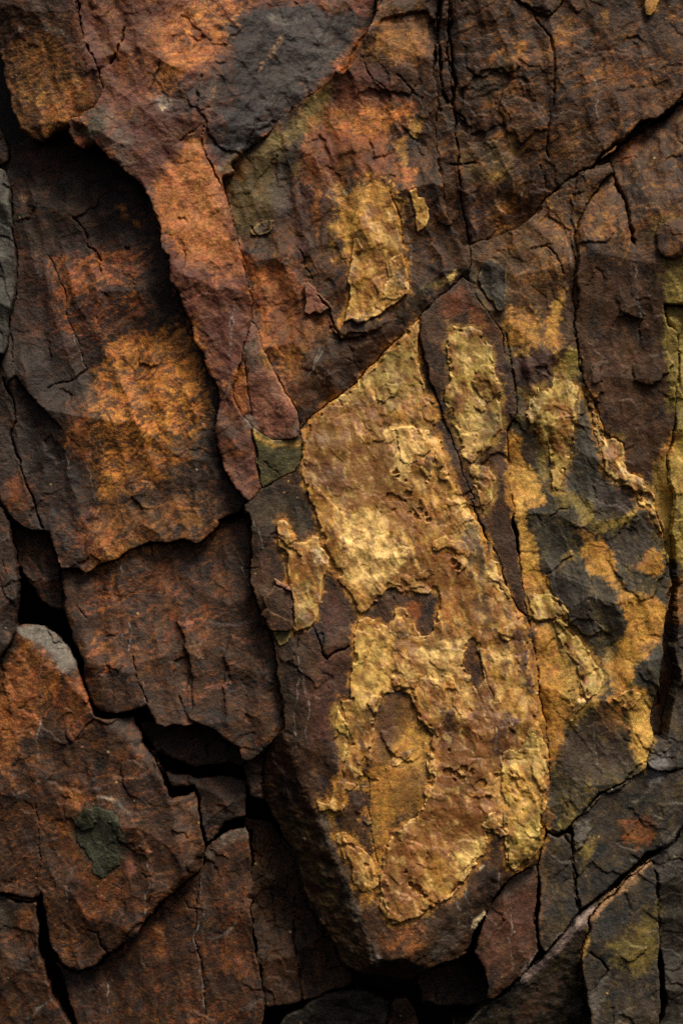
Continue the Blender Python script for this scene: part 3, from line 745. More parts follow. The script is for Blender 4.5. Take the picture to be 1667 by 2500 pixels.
stain(t00((140, 1250), (180, 1260), (160, 1290)), 'tan', .6, 6, 9, .4)
stain(t00((410, 1100), (500, 1090), (480, 1300), (420, 1330)), 'lichen', .6, 10, 14, .4)
stain(t10((0, 1530), (150, 1460), (160, 1650), (60, 1700)), 'rust', .45, 14, 20, .6)
# brown lower left slab
stain(t20((460, 100), (800, 90), (780, 300), (560, 440), (480, 300)), 'rust', .45, 24, 26, .6, noise='S')
stain(t20((790, 300), (1150, 240), (1160, 290), (900, 340), (700, 420), (540, 480)), 'amber', .8, 10, 12, .4)
for q in [((560, 1000), (640, 940), (750, 870), (740, 890), (620, 980)), ((600, 1150), (680, 1060), (780, 960), (790, 980), (700, 1080), (620, 1150)), ((590, 920), (640, 830), (630, 700), (700, 560), (720, 440), (730, 520), (650, 680), (650, 830))]:
    stain(t20(*q), 'orange', .6, 3, 6, .6)
for c_ in [(745, 765, 22, 15), (800, 840, 18, 14), (850, 945, 26, 10), (1200, 800, 30, 22), (1250, 960, 50, 28), (1390, 1195, 70, 18), (1460, 1165, 20, 12), (1180, 1190, 20, 26)]:
    stain(t20(*ell(*c_)), 'pink', .75, 4, 8, .4)
stain(t20((1200, 900), (1300, 930), (1290, 990), (1220, 1000)), 'tan', .7, 6, 9, .5)
stain(t20((1110, 520), (1200, 530), (1180, 600), (1110, 620)), 'ink', .5, 12, 14, .3)
stain(t20((1480, 300), (1568, 250), (1568, 700), (1480, 650)), 'slate', .5, 18, 24, .4, noise='V')
stain(t20((700, 0), (1300, 20), (1300, 230), (1000, 250), (760, 320), (640, 200)), 'amber', .5, 30, 34, .6, noise='S')
stain(t20((640, 230), (700, 200), (710, 270), (660, 280)), 'orange', .55, 8, 12, .5)
# slate-dark strip of the big boulder (left, bare)
stain(t21((330, 900), (480, 860), (560, 960), (540, 1100), (540, 1640), (440, 1500), (400, 1200)), 'slate', .6, 20, 26, .4, noise='V')
stain(t21((440, 1080), (540, 1100), (540, 1400), (450, 1350)), 'ink', .6, 16, 20, .4, noise='V')
stain(t21((560, 1100), (800, 1000), (780, 1250), (720, 1500), (560, 1600)), 'maroon', .55, 24, 26, .5, noise='V')
stain(t21((620, 620), (780, 560), (840, 700), (700, 920), (620, 820)), 'maroon', .65, 24, 26, .4)
stain(t21((640, 480), (760, 540), (860, 700), (920, 700), (860, 640), (1040, 590), (980, 700), (860, 800)), 'slate', .6, 12, 16, .3)
stain(t21((130, 0), (560, 0), (600, 200), (560, 380), (440, 200), (200, 180)), 'lichen', .6, 24, 24, .4)
stain(t21((360, 1000), (350, 1080), (400, 1330), (380, 1330), (340, 1100)), 'tan', .45, 3, 5, .7)
# boulder: ochre films on the sunk windows
stain(t21((1060, 1320), (1300, 1430), (1330, 1560), (1200, 1640), (1050, 1699), (1090, 1500)), 'ochre', .7, 18, 26, .45)
stain(t21((980, 1250), (1180, 1260), (1200, 1400), (1060, 1450), (980, 1420)), 'brown', .6, 20, 24, .3)
stain(tA((640, 1100), (850, 1040), (870, 1160), (840, 1350), (700, 1600), (560, 1640), (520, 1440), (600, 1250)), 'ochre', .55, 22, 28, .5, noise='V')
stain(tA((560, 1260), (760, 1270), (700, 1420), (580, 1400)), 'amber', .55, 20, 26, .5)
stain(tA((270, 1640), (420, 1620), (480, 1800), (520, 1900), (480, 2050), (400, 2000), (330, 1800)), 'ochre', .65, 16, 22, .45)
stain(tA((760, 1240), (850, 1150), (850, 1340), (800, 1500), (740, 1500)), 'olive', .6, 14, 18, .4, noise='V')
stain(tA((560, 1700), (520, 1900), (560, 2050), (500, 2060), (480, 1850)), 'rust', .5, 10, 16, .5)
stain(tA((710, 300), (810, 270), (800, 370), (760, 400), (720, 340)), 'rust', .85, 6, 8, .3)
stain(t31((960, 1150), (1100, 1080), (1280, 1100), (1240, 1220), (1120, 1230)), 'orange', .6, 18, 28, .7)
stain(t31((860, 1000), (1000, 900), (1040, 1080), (1000, 1300), (900, 1100)), 'brown', .5, 20, 26, .4)
stain(t31((1300, 1000), (1568, 850), (1568, 1060), (1380, 1140)), 'slate', .6, 18, 22, .35)
stain(t31((1300, 1240), (1420, 1120), (1540, 1060), (1568, 1120), (1420, 1280)), 'grey', .4, 12, 16, .5, noise='S')
stain(t31((960, 1270), (1010, 1260), (1000, 1330)), 'ash', .7, 4, 6, .3)
stain(t31((600, 320), (660, 330), (680, 480), (800, 780), (900, 1050), (1000, 1300), (960, 1290), (860, 1050), (760, 780), (640, 470)), 'grey', .5, 10, 14, .5)
stain(t31((330, 430), (560, 440), (720, 780), (840, 1050), (900, 1290), (780, 1250), (600, 900), (420, 640)), 'moss', .4, 30, 30, .5)
# upper middle wall
stain(t01((540, 620), (720, 480), (700, 640), (640, 780), (420, 900), (250, 980), (320, 850)), 'olive', .7, 14, 18, .35)
stain(t01((80, 970), (330, 860), (420, 940), (330, 1160), (300, 1420), (180, 1480), (100, 1520), (50, 1300)), (.085, .060, .018), .85, 14, 20, .3)
stain(t01((100, 980), (160, 1010), (120, 1130), (80, 1120)), 'rust', .6, 8, 12, .4)
stain(t01((370, 990), (520, 960), (510, 1100), (440, 1200), (360, 1400), (320, 1260)), 'bluegrey', .8, 12, 18, .35)
stain(t01((440, 1040), (500, 1030), (490, 1110), (450, 1110)), 'olive', .7, 5, 8, .5)
stain(t01((600, 740), (760, 560), (1080, 560), (1180, 740), (1080, 900), (1120, 1160), (960, 1180), (700, 1180), (520, 1180), (560, 900)), 'rust', .75, 24, 32, .4, noise='B')
stain(t01((680, 720), (820, 700), (1080, 680), (1160, 720), (1060, 800), (900, 840), (720, 820)), 'glow', .6, 14, 24, .7)
stain(t01((520, 880), (570, 860), (570, 970), (520, 980)), 'orange', .6, 8, 10, .4)
stain(t01((600, 840), (800, 900), (740, 1060), (560, 1060)), 'purple', .65, 20, 26, .4)
stain(t01((930, 940), (1000, 920), (1000, 1060), (940, 1060)), 'purple', .6, 10, 14, .3)
stain(t01((440, 1180), (640, 1160), (700, 1400), (620, 1600), (500, 1699), (420, 1400)), 'purple', .6, 20, 26, .5)
stain(t01((600, 1220), (640, 1200), (620, 1400), (630, 1500), (610, 1560), (600, 1480)), 'orange', .75, 3, 7, .5)
stain(t01((680, 1100), (740, 1160), (780, 1290), (720, 1280)), 'tan', .6, 6, 12, .5)
stain(t01((1000, 60), (1300, 60), (1330, 300), (1100, 400), (920, 340)), 'amber', .75, 18, 22, .4, noise='S')
stain(t01((1080, 120), (1340, 60), (1300, 160), (1100, 170)), 'umber', .5, 8, 14, .4)
stain(t01((690, 480), (960, 400), (1140, 480), (1060, 620), (820, 660), (700, 640)), 'maroon', .75, 14, 20, .3)
stain(t01((1190, 740), (1280, 760), (1260, 850), (1220, 860)), 'gold', .75, 8, 10, .4)
stain(t01((1100, 760), (1160, 780), (1130, 860), (1090, 820)), 'ink', .6, 6, 8, .3)
stain(t01((1060, 740), (1100, 700), (1160, 720), (1080, 780), (1060, 900)), 'glow', .8, 4, 7, .4)
stain(t01((1120, 880), (1180, 860), (1180, 1060), (1140, 1020)), 'ochre', .65, 8, 12, .4)
stain(t01((1160, 1080), (1240, 1080), (1220, 1220), (1170, 1180)), 'orange', .7, 8, 12, .4)
stain(t01((1330, -50), (1450, -50), (1460, 500), (1500, 900), (1440, 660), (1360, 520), (1340, 200)), 'ink', .8, 14, 20, .25, noise='V')  # dark tint standing in for shade in the recess along the crack
stain(tC((680, 180), (900, 100), (940, 250), (800, 620), (770, 600), (720, 420)), 'ochre', .65, 18, 26, .5, noise='V')
stain(tC((900, 240), (1040, 200), (1050, 300), (920, 300)), 'umber', .7, 10, 14, .3)
stain(tC((920, 140), (1010, 130), (1040, 230), (960, 200)), 'ochre', .65, 8, 12, .4)
stain(tC((730, 160), (760, 170), (750, 200), (725, 195)), 'cream', .7, 3, 4, .3)
stain(tC((640, 480), (660, 490), (680, 590), (650, 540)), 'gold', .7, 3, 5, .3)
stain(tC((100, 640), (420, 620), (480, 900), (620, 1000), (560, 1140), (400, 1380), (280, 1260), (200, 1000), (140, 800)), 'rust', .6, 24, 30, .5)
stain(tC((150, 730), (240, 700), (330, 700), (300, 740), (170, 770)), 'orange', .7, 6, 10, .5)
stain(tC((210, 890), (250, 900), (240, 1000), (270, 1150), (230, 1200), (210, 1000)), 'orange', .75, 5, 8, .5, noise='V')
stain(tC((300, 1160), (430, 1130), (500, 1200), (440, 1360), (320, 1330)), 'amber', .7, 12, 20, .6)
stain(tC((480, 1000), (700, 1100), (620, 1180), (520, 1140)), 'tan', .45, 14, 20, .5)
stain(tC((480, 1200), (700, 1120), (1200, 900), (1000, 1180), (800, 1380), (560, 1520), (450, 1420)), 'umber', .7, 18, 22, .3)
stain(tC((900, 1250), (1020, 1120), (1150, 980), (1080, 1130), (960, 1240)), 'maroon', .6, 10, 14, .4, noise='S')
stain(tC((740, 600), (790, 640), (760, 980), (740, 1000), (720, 760)), 'purple', .55, 8, 12, .4, noise='V')
stain(tC((1340, 780), (1450, 690), (1450, 720), (1400, 770), (1220, 800)), 'olive', .7, 8, 10, .4)
stain(tC((1360, 730), (1440, 685), (1460, 700), (1430, 740), (1370, 760)), 'pale', .85, 4, 6, .3)
stain(tC((1120, 760), (1260, 790), (1230, 900), (1100, 960)), 'lichen', .55, 12, 14, .3)
stain(tC((1240, 960), (1400, 760), (1500, 730), (1500, 800), (1360, 840), (1260, 960)), 'bluegrey', .75, 8, 12, .3)
stain(tC((1380, 860), (1480, 800), (1520, 900), (1420, 980), (1380, 960)), 'rust', .6, 14, 22, .6)
# right upper
stain(t02((290, 380), (420, 300), (430, 320), (340, 380)), 'glow', .85, 4, 7, .4)
stain(t02((490, 280), (560, 260), (590, 380), (540, 420), (500, 400), (520, 480), (500, 540), (520, 500), (510, 580), (450, 620), (460, 540), (500, 440)), 'glow', .85, 5, 9, .45)
stain(t02((280, 640), (350, 620), (360, 670), (290, 680)), 'glow', .7, 4, 8, .6)
stain(t02((420, 340), (480, 350), (480, 410), (430, 420)), 'ochre', .7, 6, 8, .4)
stain(t02((300, 440), (470, 420), (430, 540), (320, 620), (240, 580)), 'lichen', .75, 14, 18, .3)
stain(t02((360, 880), (460, 870), (530, 960), (480, 1080), (370, 1160), (250, 1130), (150, 980), (290, 960)), (.23, .15, .05), .65, 18, 24, .5)
stain(t02((340, 1100), (430, 1080), (400, 1150), (350, 1160)), 'gold', .6, 6, 10, .5)
stain(t02((380, 1200), (430, 1260), (450, 1340), (390, 1330)), 'tan', .6, 7, 10, .4)
stain(t02((150, 1180), (330, 1180), (370, 1300), (230, 1520), (180, 1350)), (.085, .055, .05), .7, 14, 16, .3)
stain(t02((760, 190), (870, 200), (860, 240), (800, 330), (750, 300)), 'amber', .75, 8, 12, .4)
stain(t02((1320, 0), (1420, 0), (1380, 90), (1330, 100)), 'ochre', .75, 6, 8, .3)
stain(t02((1040, 40), (1090, 60), (1070, 170), (1050, 180)), 'ochre', .5, 6, 10, .5)
stain(t02((1100, 350), (1220, 400), (1320, 600), (1250, 750), (1150, 600)), 'orange', .4, 14, 30, .85)
stain(t02((950, 480), (1110, 420), (1190, 440), (1060, 480), (960, 500)), 'glow', .6, 5, 12, .75)
stain(t02((1150, 1000), (1300, 850), (1310, 900), (1200, 1050)), 'rust', .6, 8, 12, .5)
stain(t02((980, 1350), (1100, 1260), (1100, 1560), (980, 1560)), 'amber', .55, 14, 24, .75)
stain(t02((1000, 1320), (1050, 1330), (1040, 1430), (1000, 1420)), 'slate', .7, 6, 6, .2)
stain(t02((1390, 1420), (1530, 1420), (1568, 1600), (1480, 1660), (1390, 1600), (1330, 1500)), 'olive', .7, 14, 20, .5)
stain(t02((760, 450), (860, 520), (740, 640), (700, 860), (730, 1000), (690, 800), (720, 600)), 'ink', .55, 8, 12, .35)
# strip and centre right
stain(t12((0, 320), (130, 220), (230, 380), (330, 480), (400, 620), (300, 500), (180, 420), (60, 480)), 'maroon', .55, 14, 20, .5, noise='S')
stain(t12((200, 400), (300, 420), (310, 500), (220, 480)), 'orange', .55, 10, 16, .6)
stain(t12((460, 420), (660, 440), (800, 330), (800, 640), (640, 660), (480, 620)), 'ochre', .6, 16, 24, .55)
stain(t12((700, 320), (780, 330), (700, 560), (640, 560), (690, 480)), 'purple', .75, 8, 14, .3, noise='V')
stain(t12((480, 720), (640, 640), (760, 700), (740, 870), (600, 920), (500, 860)), 'purple', .8, 14, 18, .25)
stain(t12((470, 660), (590, 640), (570, 720), (490, 700)), 'gold', .75, 6, 9, .4)
stain(tB((100, 360), (180, 400), (170, 500), (230, 570), (290, 650), (320, 750), (280, 790), (180, 780), (200, 900), (240, 1000), (260, 1080), (290, 1200), (330, 1250), (200, 1300), (150, 1000), (110, 800), (95, 500)), 'ochre', .85, 4, 14, .3)
stain(tB((120, 560), (230, 580), (270, 700), (160, 740)), 'gold', .55, 5, 16, .5)
stain(tB((170, 490), (210, 420), (260, 470), (250, 560), (210, 540)), 'umber', .85, 5, 6, .15)
stain(tB((260, 480), (330, 440), (340, 640), (300, 660), (270, 580)), 'olive', .75, 8, 10, .35)
stain(tB((230, 1460), (340, 1460), (400, 1600), (480, 1720), (500, 1850), (450, 2000), (420, 2150), (340, 2300), (300, 2100), (270, 1850), (240, 1600)), 'amber', .85, 6, 18, .3)
stain(tB((260, 1480), (340, 1470), (360, 1580), (300, 1640)), 'ochre', .8, 10, 16, .4)
stain(tB((350, 1780), (430, 1800), (400, 2040), (340, 2180), (330, 1950)), 'ochre', .65, 14, 20, .5)
stain(tB((540, 970), (640, 960), (700, 1080), (640, 1180), (560, 1060)), 'amber', .8, 5, 16, .35)
stain(tB((580, 1060), (690, 1060), (680, 1180), (620, 1180)), 'ochre', .6, 10, 16, .5)
stain(tB((640, 1180), (720, 1200), (820, 1340), (780, 1380), (680, 1260)), 'ochre', .65, 5, 16, .45)
stain(tB((800, 1300), (900, 1340), (990, 1400), (980, 1480), (880, 1560), (830, 1600), (800, 1800), (850, 1850), (740, 1900), (720, 1750), (790, 1500)), 'ochre', .75, 5, 16, .35)
stain(tB((760, 1560), (860, 1520), (860, 1600), (800, 1680), (780, 1800), (740, 1760)), 'gold', .6, 4, 14, .4)
stain(tB((800, 1130), (920, 1030), (980, 1080), (980, 1150), (880, 1180)), 'amber', .75, 5, 16, .4)
stain(tB((770, 1960), (880, 1880), (920, 2010), (910, 2150), (880, 2250), (880, 2350), (830, 2240), (800, 2100)), 'ochre', .85, 4, 12, .3)
stain(tB((620, 1960), (760, 1930), (780, 2080), (680, 2100), (620, 2020)), 'amber', .7, 14, 20, .45)
stain(tB((620, 860), (700, 880), (800, 830), (720, 900), (640, 940), (580, 880)), 'olive', .75, 4, 12, .4)
stain(tB((690, 880), (780, 850), (830, 800), (790, 870), (710, 900)), 'gold', .7, 4, 8, .4)
stain(tB((480, 780), (560, 780), (580, 860), (500, 860)), 'olive', .6, 8, 14, .5)
stain(tB((420, 1060), (460, 1040), (450, 1110), (390, 1140)), 'gold', .65, 4, 8, .4)
stain(tB((250, 860), (330, 820), (440, 900), (440, 1100), (340, 1160), (260, 1060)), 'bluegrey', .7, 6, 18, .3)
stain(tB((330, 1130), (500, 1110), (560, 1300), (650, 1500), (560, 1620), (440, 1480), (340, 1280)), (.055, .046, .036), .75, 5, 16, .25)
stain(tB((560, 1140), (700, 1180), (820, 1480), (740, 1560), (640, 1500)), 'slate', .7, 6, 18, .25)
stain(tB((490, 110), (560, 250), (620, 420), (640, 580), (780, 680), (820, 760), (700, 830), (560, 760), (420, 700), (440, 520), (480, 260)), (.048, .044, .034), .8, 5, 14, .2)
stain(tB((600, 680), (800, 680), (820, 790), (680, 830), (620, 760)), (.055, .036, .033), .7, 5, 14, .3)
stain(tB((640, 960), (780, 880), (950, 860), (920, 1020), (800, 1120), (680, 1100)), (.045, .034, .028), .75, 5, 16, .25)
stain(tB((820, 1600), (960, 1560), (1000, 1700), (960, 1840), (860, 1830), (800, 1780)), (.046, .043, .036), .85, 4, 12, .2)
stain(tB((460, 1960), (600, 1960), (760, 2100), (800, 2240), (640, 2352), (420, 2352), (400, 2150)), (.055, .036, .026), .75, 16, 20, .25)
stain(tB((600, 1860), (700, 1640), (760, 1620), (700, 1800), (640, 1940)), 'brown', .6, 5, 14, .3)
stain(tB((40, 1440), (120, 1440), (230, 1640), (260, 1900), (210, 1850), (160, 1640)), 'purple', .8, 9, 12, .25)
stain(tB((640, 1690), (690, 1600), (730, 1590), (680, 1660)), 'ash', .55, 3, 5, .5)
stain(tB((0, 880), (90, 840), (120, 1000), (150, 1200), (160, 1330), (60, 1160), (10, 1020)), 'umber', .6, 5, 14, .3)
stain(tB((500, 1840), (540, 1810), (550, 1850), (515, 1880)), 'cream', .9, 3, 3, .15)
stain(tB((450, 1980), (470, 1930), (530, 1890), (570, 1870), (540, 1910), (480, 1960), (455, 2020)), 'cream', .75, 4, 5, .3)
stain(tB((330, 2160), (370, 2130), (400, 2110), (380, 2140)), 'cream', .6, 3, 4, .4)
# far right
stain(t12((1440, 380), (1568, 330), (1568, 520), (1510, 540), (1470, 500)), 'olive', .75, 10, 14, .4)
stain(t12((1490, 880), (1540, 860), (1540, 1050), (1470, 1070)), 'olive', .75, 8, 12, .4)
stain(t12((1420, 1400), (1500, 1250), (1568, 1200), (1568, 1568), (1480, 1560)), 'ochre', .65, 14, 20, .5, noise='V')
stain(t12((1390, 0), (1568, 40), (1568, 300), (1440, 290)), 'olive', .55, 14, 22, .6)
stain(t22((1420, 150), (1568, 60), (1568, 360), (1470, 380)), 'olive', .8, 10, 16, .35)
stain(t22((1480, 220), (1568, 200), (1560, 360), (1480, 370)), 'gold', .6, 10, 16, .5)
stain(t22((1490, 560), (1568, 500), (1568, 800), (1460, 780)), 'amber', .7, 14, 18, .4)
stain(t12((960, 600), (1200, 700), (1330, 1000), (1300, 1230), (1150, 1260), (1020, 900)), (.085, .042, .022), .7, 20, 24, .3)
stain(t12((1100, 1230), (1200, 1200), (1190, 1330), (1110, 1350)), 'olive', .75, 8, 12, .4)
# lower right slabs
stain(t32((900, 560), (1010, 500), (960, 640), (900, 700)), 'olive', .8, 10, 14, .4)
stain(t32((780, 380), (900, 330), (860, 440), (780, 450)), 'olive', .6, 8, 12, .5)
stain(t32((1180, 420), (1340, 380), (1380, 520), (1280, 580), (1200, 520)), 'rust', .6, 14, 22, .5)
stain(t32((870, 430), (960, 410), (970, 480), (900, 560)), 'grey', .75, 6, 8, .3)
stain(t32((640, 640), (700, 560), (690, 700), (660, 900), (670, 1150), (640, 1050)), (.16, .09, .035), .7, 4, 7, .3)
stain(t32((280, 1100), (500, 800), (620, 800), (630, 1050), (560, 1250), (400, 1400), (310, 1300)), 'maroon', .6, 24, 26, .4, noise='S')
stain(t32((480, 760), (620, 700), (560, 820), (400, 900)), 'grey', .4, 12, 16, .5)
stain(t32((560, 1330), (700, 1230), (900, 1010), (960, 990), (900, 1090), (740, 1260), (620, 1360)), (.16, .115, .10), .7, 10, 14, .3, noise='S')  # pinkish crest, its tint lightened for light from above
stain(t32((970, 1010), (1060, 900), (1180, 800), (1350, 650), (1360, 670), (1200, 830), (1080, 930), (1000, 1020)), 'tan', .8, 5, 6, .25)  # top rim lightened in colour where light catches the edge
stain(t32((1100, 1200), (1290, 1050), (1400, 900), (1400, 1080), (1400, 1300), (1260, 1400), (1120, 1300)), (.15, .11, .026), .9, 14, 20, .35, noise='S')
stain(t32((960, 1080), (970, 1160), (925, 1290), (945, 1450), (960, 1500), (930, 1470), (910, 1300), (950, 1150)), 'gold', .65, 4, 5, .3)
stain(t32((980, 1490), (1090, 1390), (1060, 1540), (1010, 1650), (970, 1600)), 'grey', .75, 8, 12, .3)
stain(t32((820, 1680), (920, 1560), (960, 1620), (930, 1699)), 'ash', .6, 8, 12, .3)
stain(t32((1340, 0), (1470, -60), (1450, 100), (1360, 180), (1330, 100)), (.17, .165, .17), .75, 8, 12, .35)
stain(t32((600, 1560), (800, 1480), (700, 1699), (500, 1699)), 'maroon', .4, 18, 24, .6)
stain(t32((1450, 500), (1600, 460), (1600, 620), (1480, 640)), 'grey', .5, 14, 18, .4)
stain(t32((270, 690), (300, 680), (270, 710)), 'cream', .8, 3, 3, .3)
stain(t32((215, 1100), (240, 1040), (300, 980), (310, 1000), (290, 1060)), 'cream', .9, 3, 4, .2)
# lower left boulder
stain(t20((0, 1080), (130, 880), (260, 930), (380, 1090), (390, 1140), (300, 1330), (180, 1500), (0, 1640)), 'orange', .6, 14, 24, .5, noise='S')
stain(t20((100, 820), (180, 800), (270, 810), (350, 870), (470, 1010), (490, 1080), (400, 1110), (330, 1000), (240, 920), (130, 870)), 'grey', .92, 6, 8, .15)
stain(t20((0, 1010), (90, 850), (110, 910), (0, 1080)), 'slate', .8, 8, 10, .2)
stain(t20((380, 1130), (490, 1110), (590, 1370), (560, 1420), (440, 1500), (380, 1400), (330, 1280)), 'rust', .5, 18, 24, .6)
stain(t20((0, 1300), (80, 1400), (140, 1600), (0, 1699)), 'orange', .55, 14, 20, .6)
stain(t30((0, 0), (100, 20), (120, 200), (0, 160)), 'orange', .5, 16, 22, .7)
stain(t30((360, 190), (520, 170), (600, 260), (520, 320), (480, 480), (500, 640), (420, 680), (350, 480)), 'orange', .65, 14, 22, .45)
stain(t30((480, 640), (600, 700), (780, 720), (820, 900), (560, 1060), (480, 900)), 'rust', .55, 20, 28, .6)
stain(t30((490, 420), (540, 320), (620, 310), (700, 330), (770, 400), (770, 680), (700, 720), (650, 765), (600, 740), (570, 640), (510, 570), (485, 500)), 'lichen', .95, 5, 8, .08)
stain(t30(*ell(582, 510, 13, 16)), 'tan', .8, 2.5, 2, .3)
stain(t30((785, 620), (840, 620), (870, 720), (820, 765), (790, 700)), 'pink', .75, 5, 7, .3)
stain(t30((620, 240), (740, 260), (840, 350), (820, 345), (730, 280), (630, 255)), 'ash', .7, 3, 3, .3)
stain(t30((860, 600), (1000, 400), (1080, 280), (1230, 240), (1270, 400), (1290, 600), (1100, 800), (960, 900), (960, 700)), (.10, .055, .036), .5, 18, 24, .5, noise='S')
stain(t30((380, 830), (470, 690), (480, 700), (400, 830)), 'ash', .5, 3, 4, .5)
stain(t30((820, 1300), (900, 1080), (1040, 1060), (1050, 1280), (1000, 1290), (990, 1180), (880, 1200)), 'orange', .6, 8, 16, .55)
stain(t30((1340, 1150), (1430, 1110), (1510, 1030), (1535, 970), (1510, 1040), (1440, 1130), (1360, 1160)), 'ash', .8, 3, 3, .2)
stain(t30((170, 1670), (250, 1590), (330, 1545), (240, 1620)), 'ash', .65, 3, 3, .3)
stain(t30((430, 1520), (560, 1490), (720, 1430), (600, 1500), (450, 1540)), 'ash', .35, 3, 5, .5)
stain(t31((110, 1600), (170, 1570), (270, 1530), (200, 1590), (130, 1610)), 'ash', .5, 3, 4, .4)
stain(t30((1400, 1100), (1568, 800), (1568, 1400), (1400, 1360)), 'rust', .4, 16, 30, .75, noise='V')
stain(t30((1310, 610), (1430, 520), (1568, 440), (1568, 470), (1420, 560), (1320, 650)), 'grey', .7, 6, 8, .3)
stain(t31((0, 480), (170, 440), (170, 500), (0, 560)), 'grey', .7, 6, 8, .3)
stain(t30((80, 1040), (200, 900), (230, 1040), (160, 1080)), 'rust', .4, 10, 16, .6)
stain(t30((-50, 860), (60, 880), (110, 1000), (60, 1130), (-50, 1050)), 'bluegrey', .7, 12, 16, .3)
stain(t30((1300, 960), (1400, 960), (1380, 1130), (1310, 1120)), 'slate', .6, 10, 12, .3)

stain(tA((560, 890), (680, 820), (770, 920), (870, 1085), (845, 1290), (810, 1500), (640, 1660), (555, 1890), (480, 1550), (500, 1180)), 'ochre', .75, 16, 22, .5)
stain(tA((640, 1100), (760, 1050), (850, 1100), (840, 1300), (720, 1260), (600, 1260)), 'gold', .55, 12, 20, .5)
stain(tA((540, 900), (640, 880), (660, 1100), (600, 1200), (530, 1100)), 'brown', .75, 12, 18, .25)
stain(t12((460, 430), (660, 450), (640, 660), (480, 640)), 'ochre', .7, 12, 20, .4)
stain(t12((690, 480), (800, 330), (800, 660), (760, 720), (700, 620)), 'ochre', .85, 8, 14, .35)
stain(t12((740, 340), (790, 340), (790, 470), (740, 470)), 'gold', .75, 6, 10, .35)
stain(t12((830, 640), (880, 660), (900, 800), (860, 900), (760, 900), (760, 800)), (.30, .22, .05), .85, 7, 12, .3)
stain(tB((110, 540), (230, 570), (290, 660), (320, 750), (190, 760), (230, 960), (270, 1090), (200, 1190), (140, 900)), 'gold', .8, 4, 14, .3)
stain(tB((560, 980), (640, 970), (690, 1080), (720, 1200), (820, 1330), (920, 1340), (990, 1400), (960, 1500), (850, 1560), (790, 1500), (740, 1360), (620, 1180)), 'ochre', .8, 4, 14, .3)
stain(tB((790, 1340), (900, 1350), (980, 1410), (960, 1480), (850, 1500)), 'gold', .7, 4, 12, .35)
stain(tB((730, 1560), (850, 1520), (860, 1590), (800, 1680), (790, 1820), (850, 1860), (740, 1900), (700, 1800)), 'ochre', .85, 4, 12, .3)
stain(tB((770, 1960), (890, 1880), (925, 2010), (910, 2150), (885, 2330), (830, 2240), (795, 2080)), 'gold', .75, 4, 12, .3)
stain(tB((240, 1480), (340, 1450), (400, 1600), (470, 1720), (490, 1850), (440, 2000), (400, 2150), (330, 2250), (290, 2000)), 'ochre', .75, 5, 16, .4)
stain(tB((850, 1140), (920, 1030), (985, 1080), (975, 1150), (900, 1190)), 'ochre', .75, 4, 12, .3)
stain(tB((480, 780), (560, 790), (580, 870), (680, 900), (800, 840), (830, 800), (790, 880), (640, 950), (560, 900), (490, 860)), (.28, .2, .045), .8, 7, 10, .35)
stain([(1545, 690), (1600, 680), (1600, 1290), (1548, 1280), (1560, 1000)], (.27, .20, .045), .85, 8, 12, .3)
stain([(1512, 1060), (1545, 1000), (1600, 980), (1600, 1150), (1530, 1150)], 'ochre', .8, 8, 12, .35)
stain(tC((700, 200), (820, 120), (1020, 110), (1060, 300), (960, 500), (800, 640), (720, 520)), 'ochre', .7, 18, 26, .45, noise='V')
stain(t32((560, 1340), (700, 1240), (900, 1010), (1000, 960), (960, 1060), (740, 1270), (640, 1360)), (.27, .2, .175), .85, 6, 9, .25, noise='S')  # crest tint lightened further, top light put into the colour
stain(t32((560, 1390), (640, 1310), (720, 1240), (810, 1150), (900, 1070), (990, 985)), (.34, .25, .215), .95, 6, 8, .2, line=12)  # brightest line of painted top light along the pinkish crest
stain(t32((960, 1020), (1060, 910), (1180, 810), (1350, 650), (1365, 680), (1200, 850), (1080, 950), (1000, 1040)), 'tan', .95, 4, 5, .15)  # tan rim strengthened, more of the edge light painted in

stain(tA((600, 860), (700, 830), (740, 960), (660, 1120), (600, 1240), (560, 1300), (540, 1120)), 'brown', .7, 14, 20, .35)
stain(tA((760, 1280), (850, 1260), (840, 1400), (780, 1540), (660, 1640), (640, 1480)), 'brown', .5, 14, 22, .5, noise='V')

stain(t10((620, 760), (720, 600), (1000, 540), (1180, 500), (1290, 760), (1310, 1060), (1250, 1300), (1000, 1540), (680, 1560), (590, 1400), (560, 1000)), 'glow', .85, 20, 26, .97, noise='R')
stain(t10((380, 1250), (560, 900), (640, 1200), (560, 1420)), 'orange', .7, 14, 18, .95, noise='R')
stain(t10((300, 100), (900, 20), (900, 420), (620, 640), (380, 520)), 'rust', .8, 20, 26, .95, noise='R')
stain(t20((480, 100), (1400, 80), (1400, 700), (900, 1100), (560, 1200), (520, 600)), 'rust', .4, 26, 30, .95, noise='R')
stain(t30((0, 0), (900, 0), (1250, 260), (1250, 700), (700, 1240), (420, 1300), (280, 900), (0, 860)), 'orange', .4, 20, 26, .95, noise='R')
stain(t30((700, 1150), (1300, 700), (1568, 480), (1700, 600), (1750, 1700), (500, 1700)), 'rust', .4, 20, 26, .95, noise='R')
stain(t02((120, 0), (1700, 0), (1700, 450), (1300, 740), (1050, 960), (700, 1180), (300, 1500), (200, 1200)), (.34, .13, .022), .55, 24, 30, .96, noise='R')
stain(t02((600, 1500), (1100, 1060), (1700, 600), (1700, 1700), (700, 1700)), (.22, .09, .02), .6, 24, 30, .95, noise='R')
stain(t00((0, 200), (640, 100), (640, 700), (200, 860), (60, 700)), 'orange', .35, 16, 22, .95, noise='R')
stain(t00((600, 0), (1568, 0), (1300, 400), (960, 620), (760, 560)), (.42, .16, .035), .7, 18, 24, .95, noise='R')
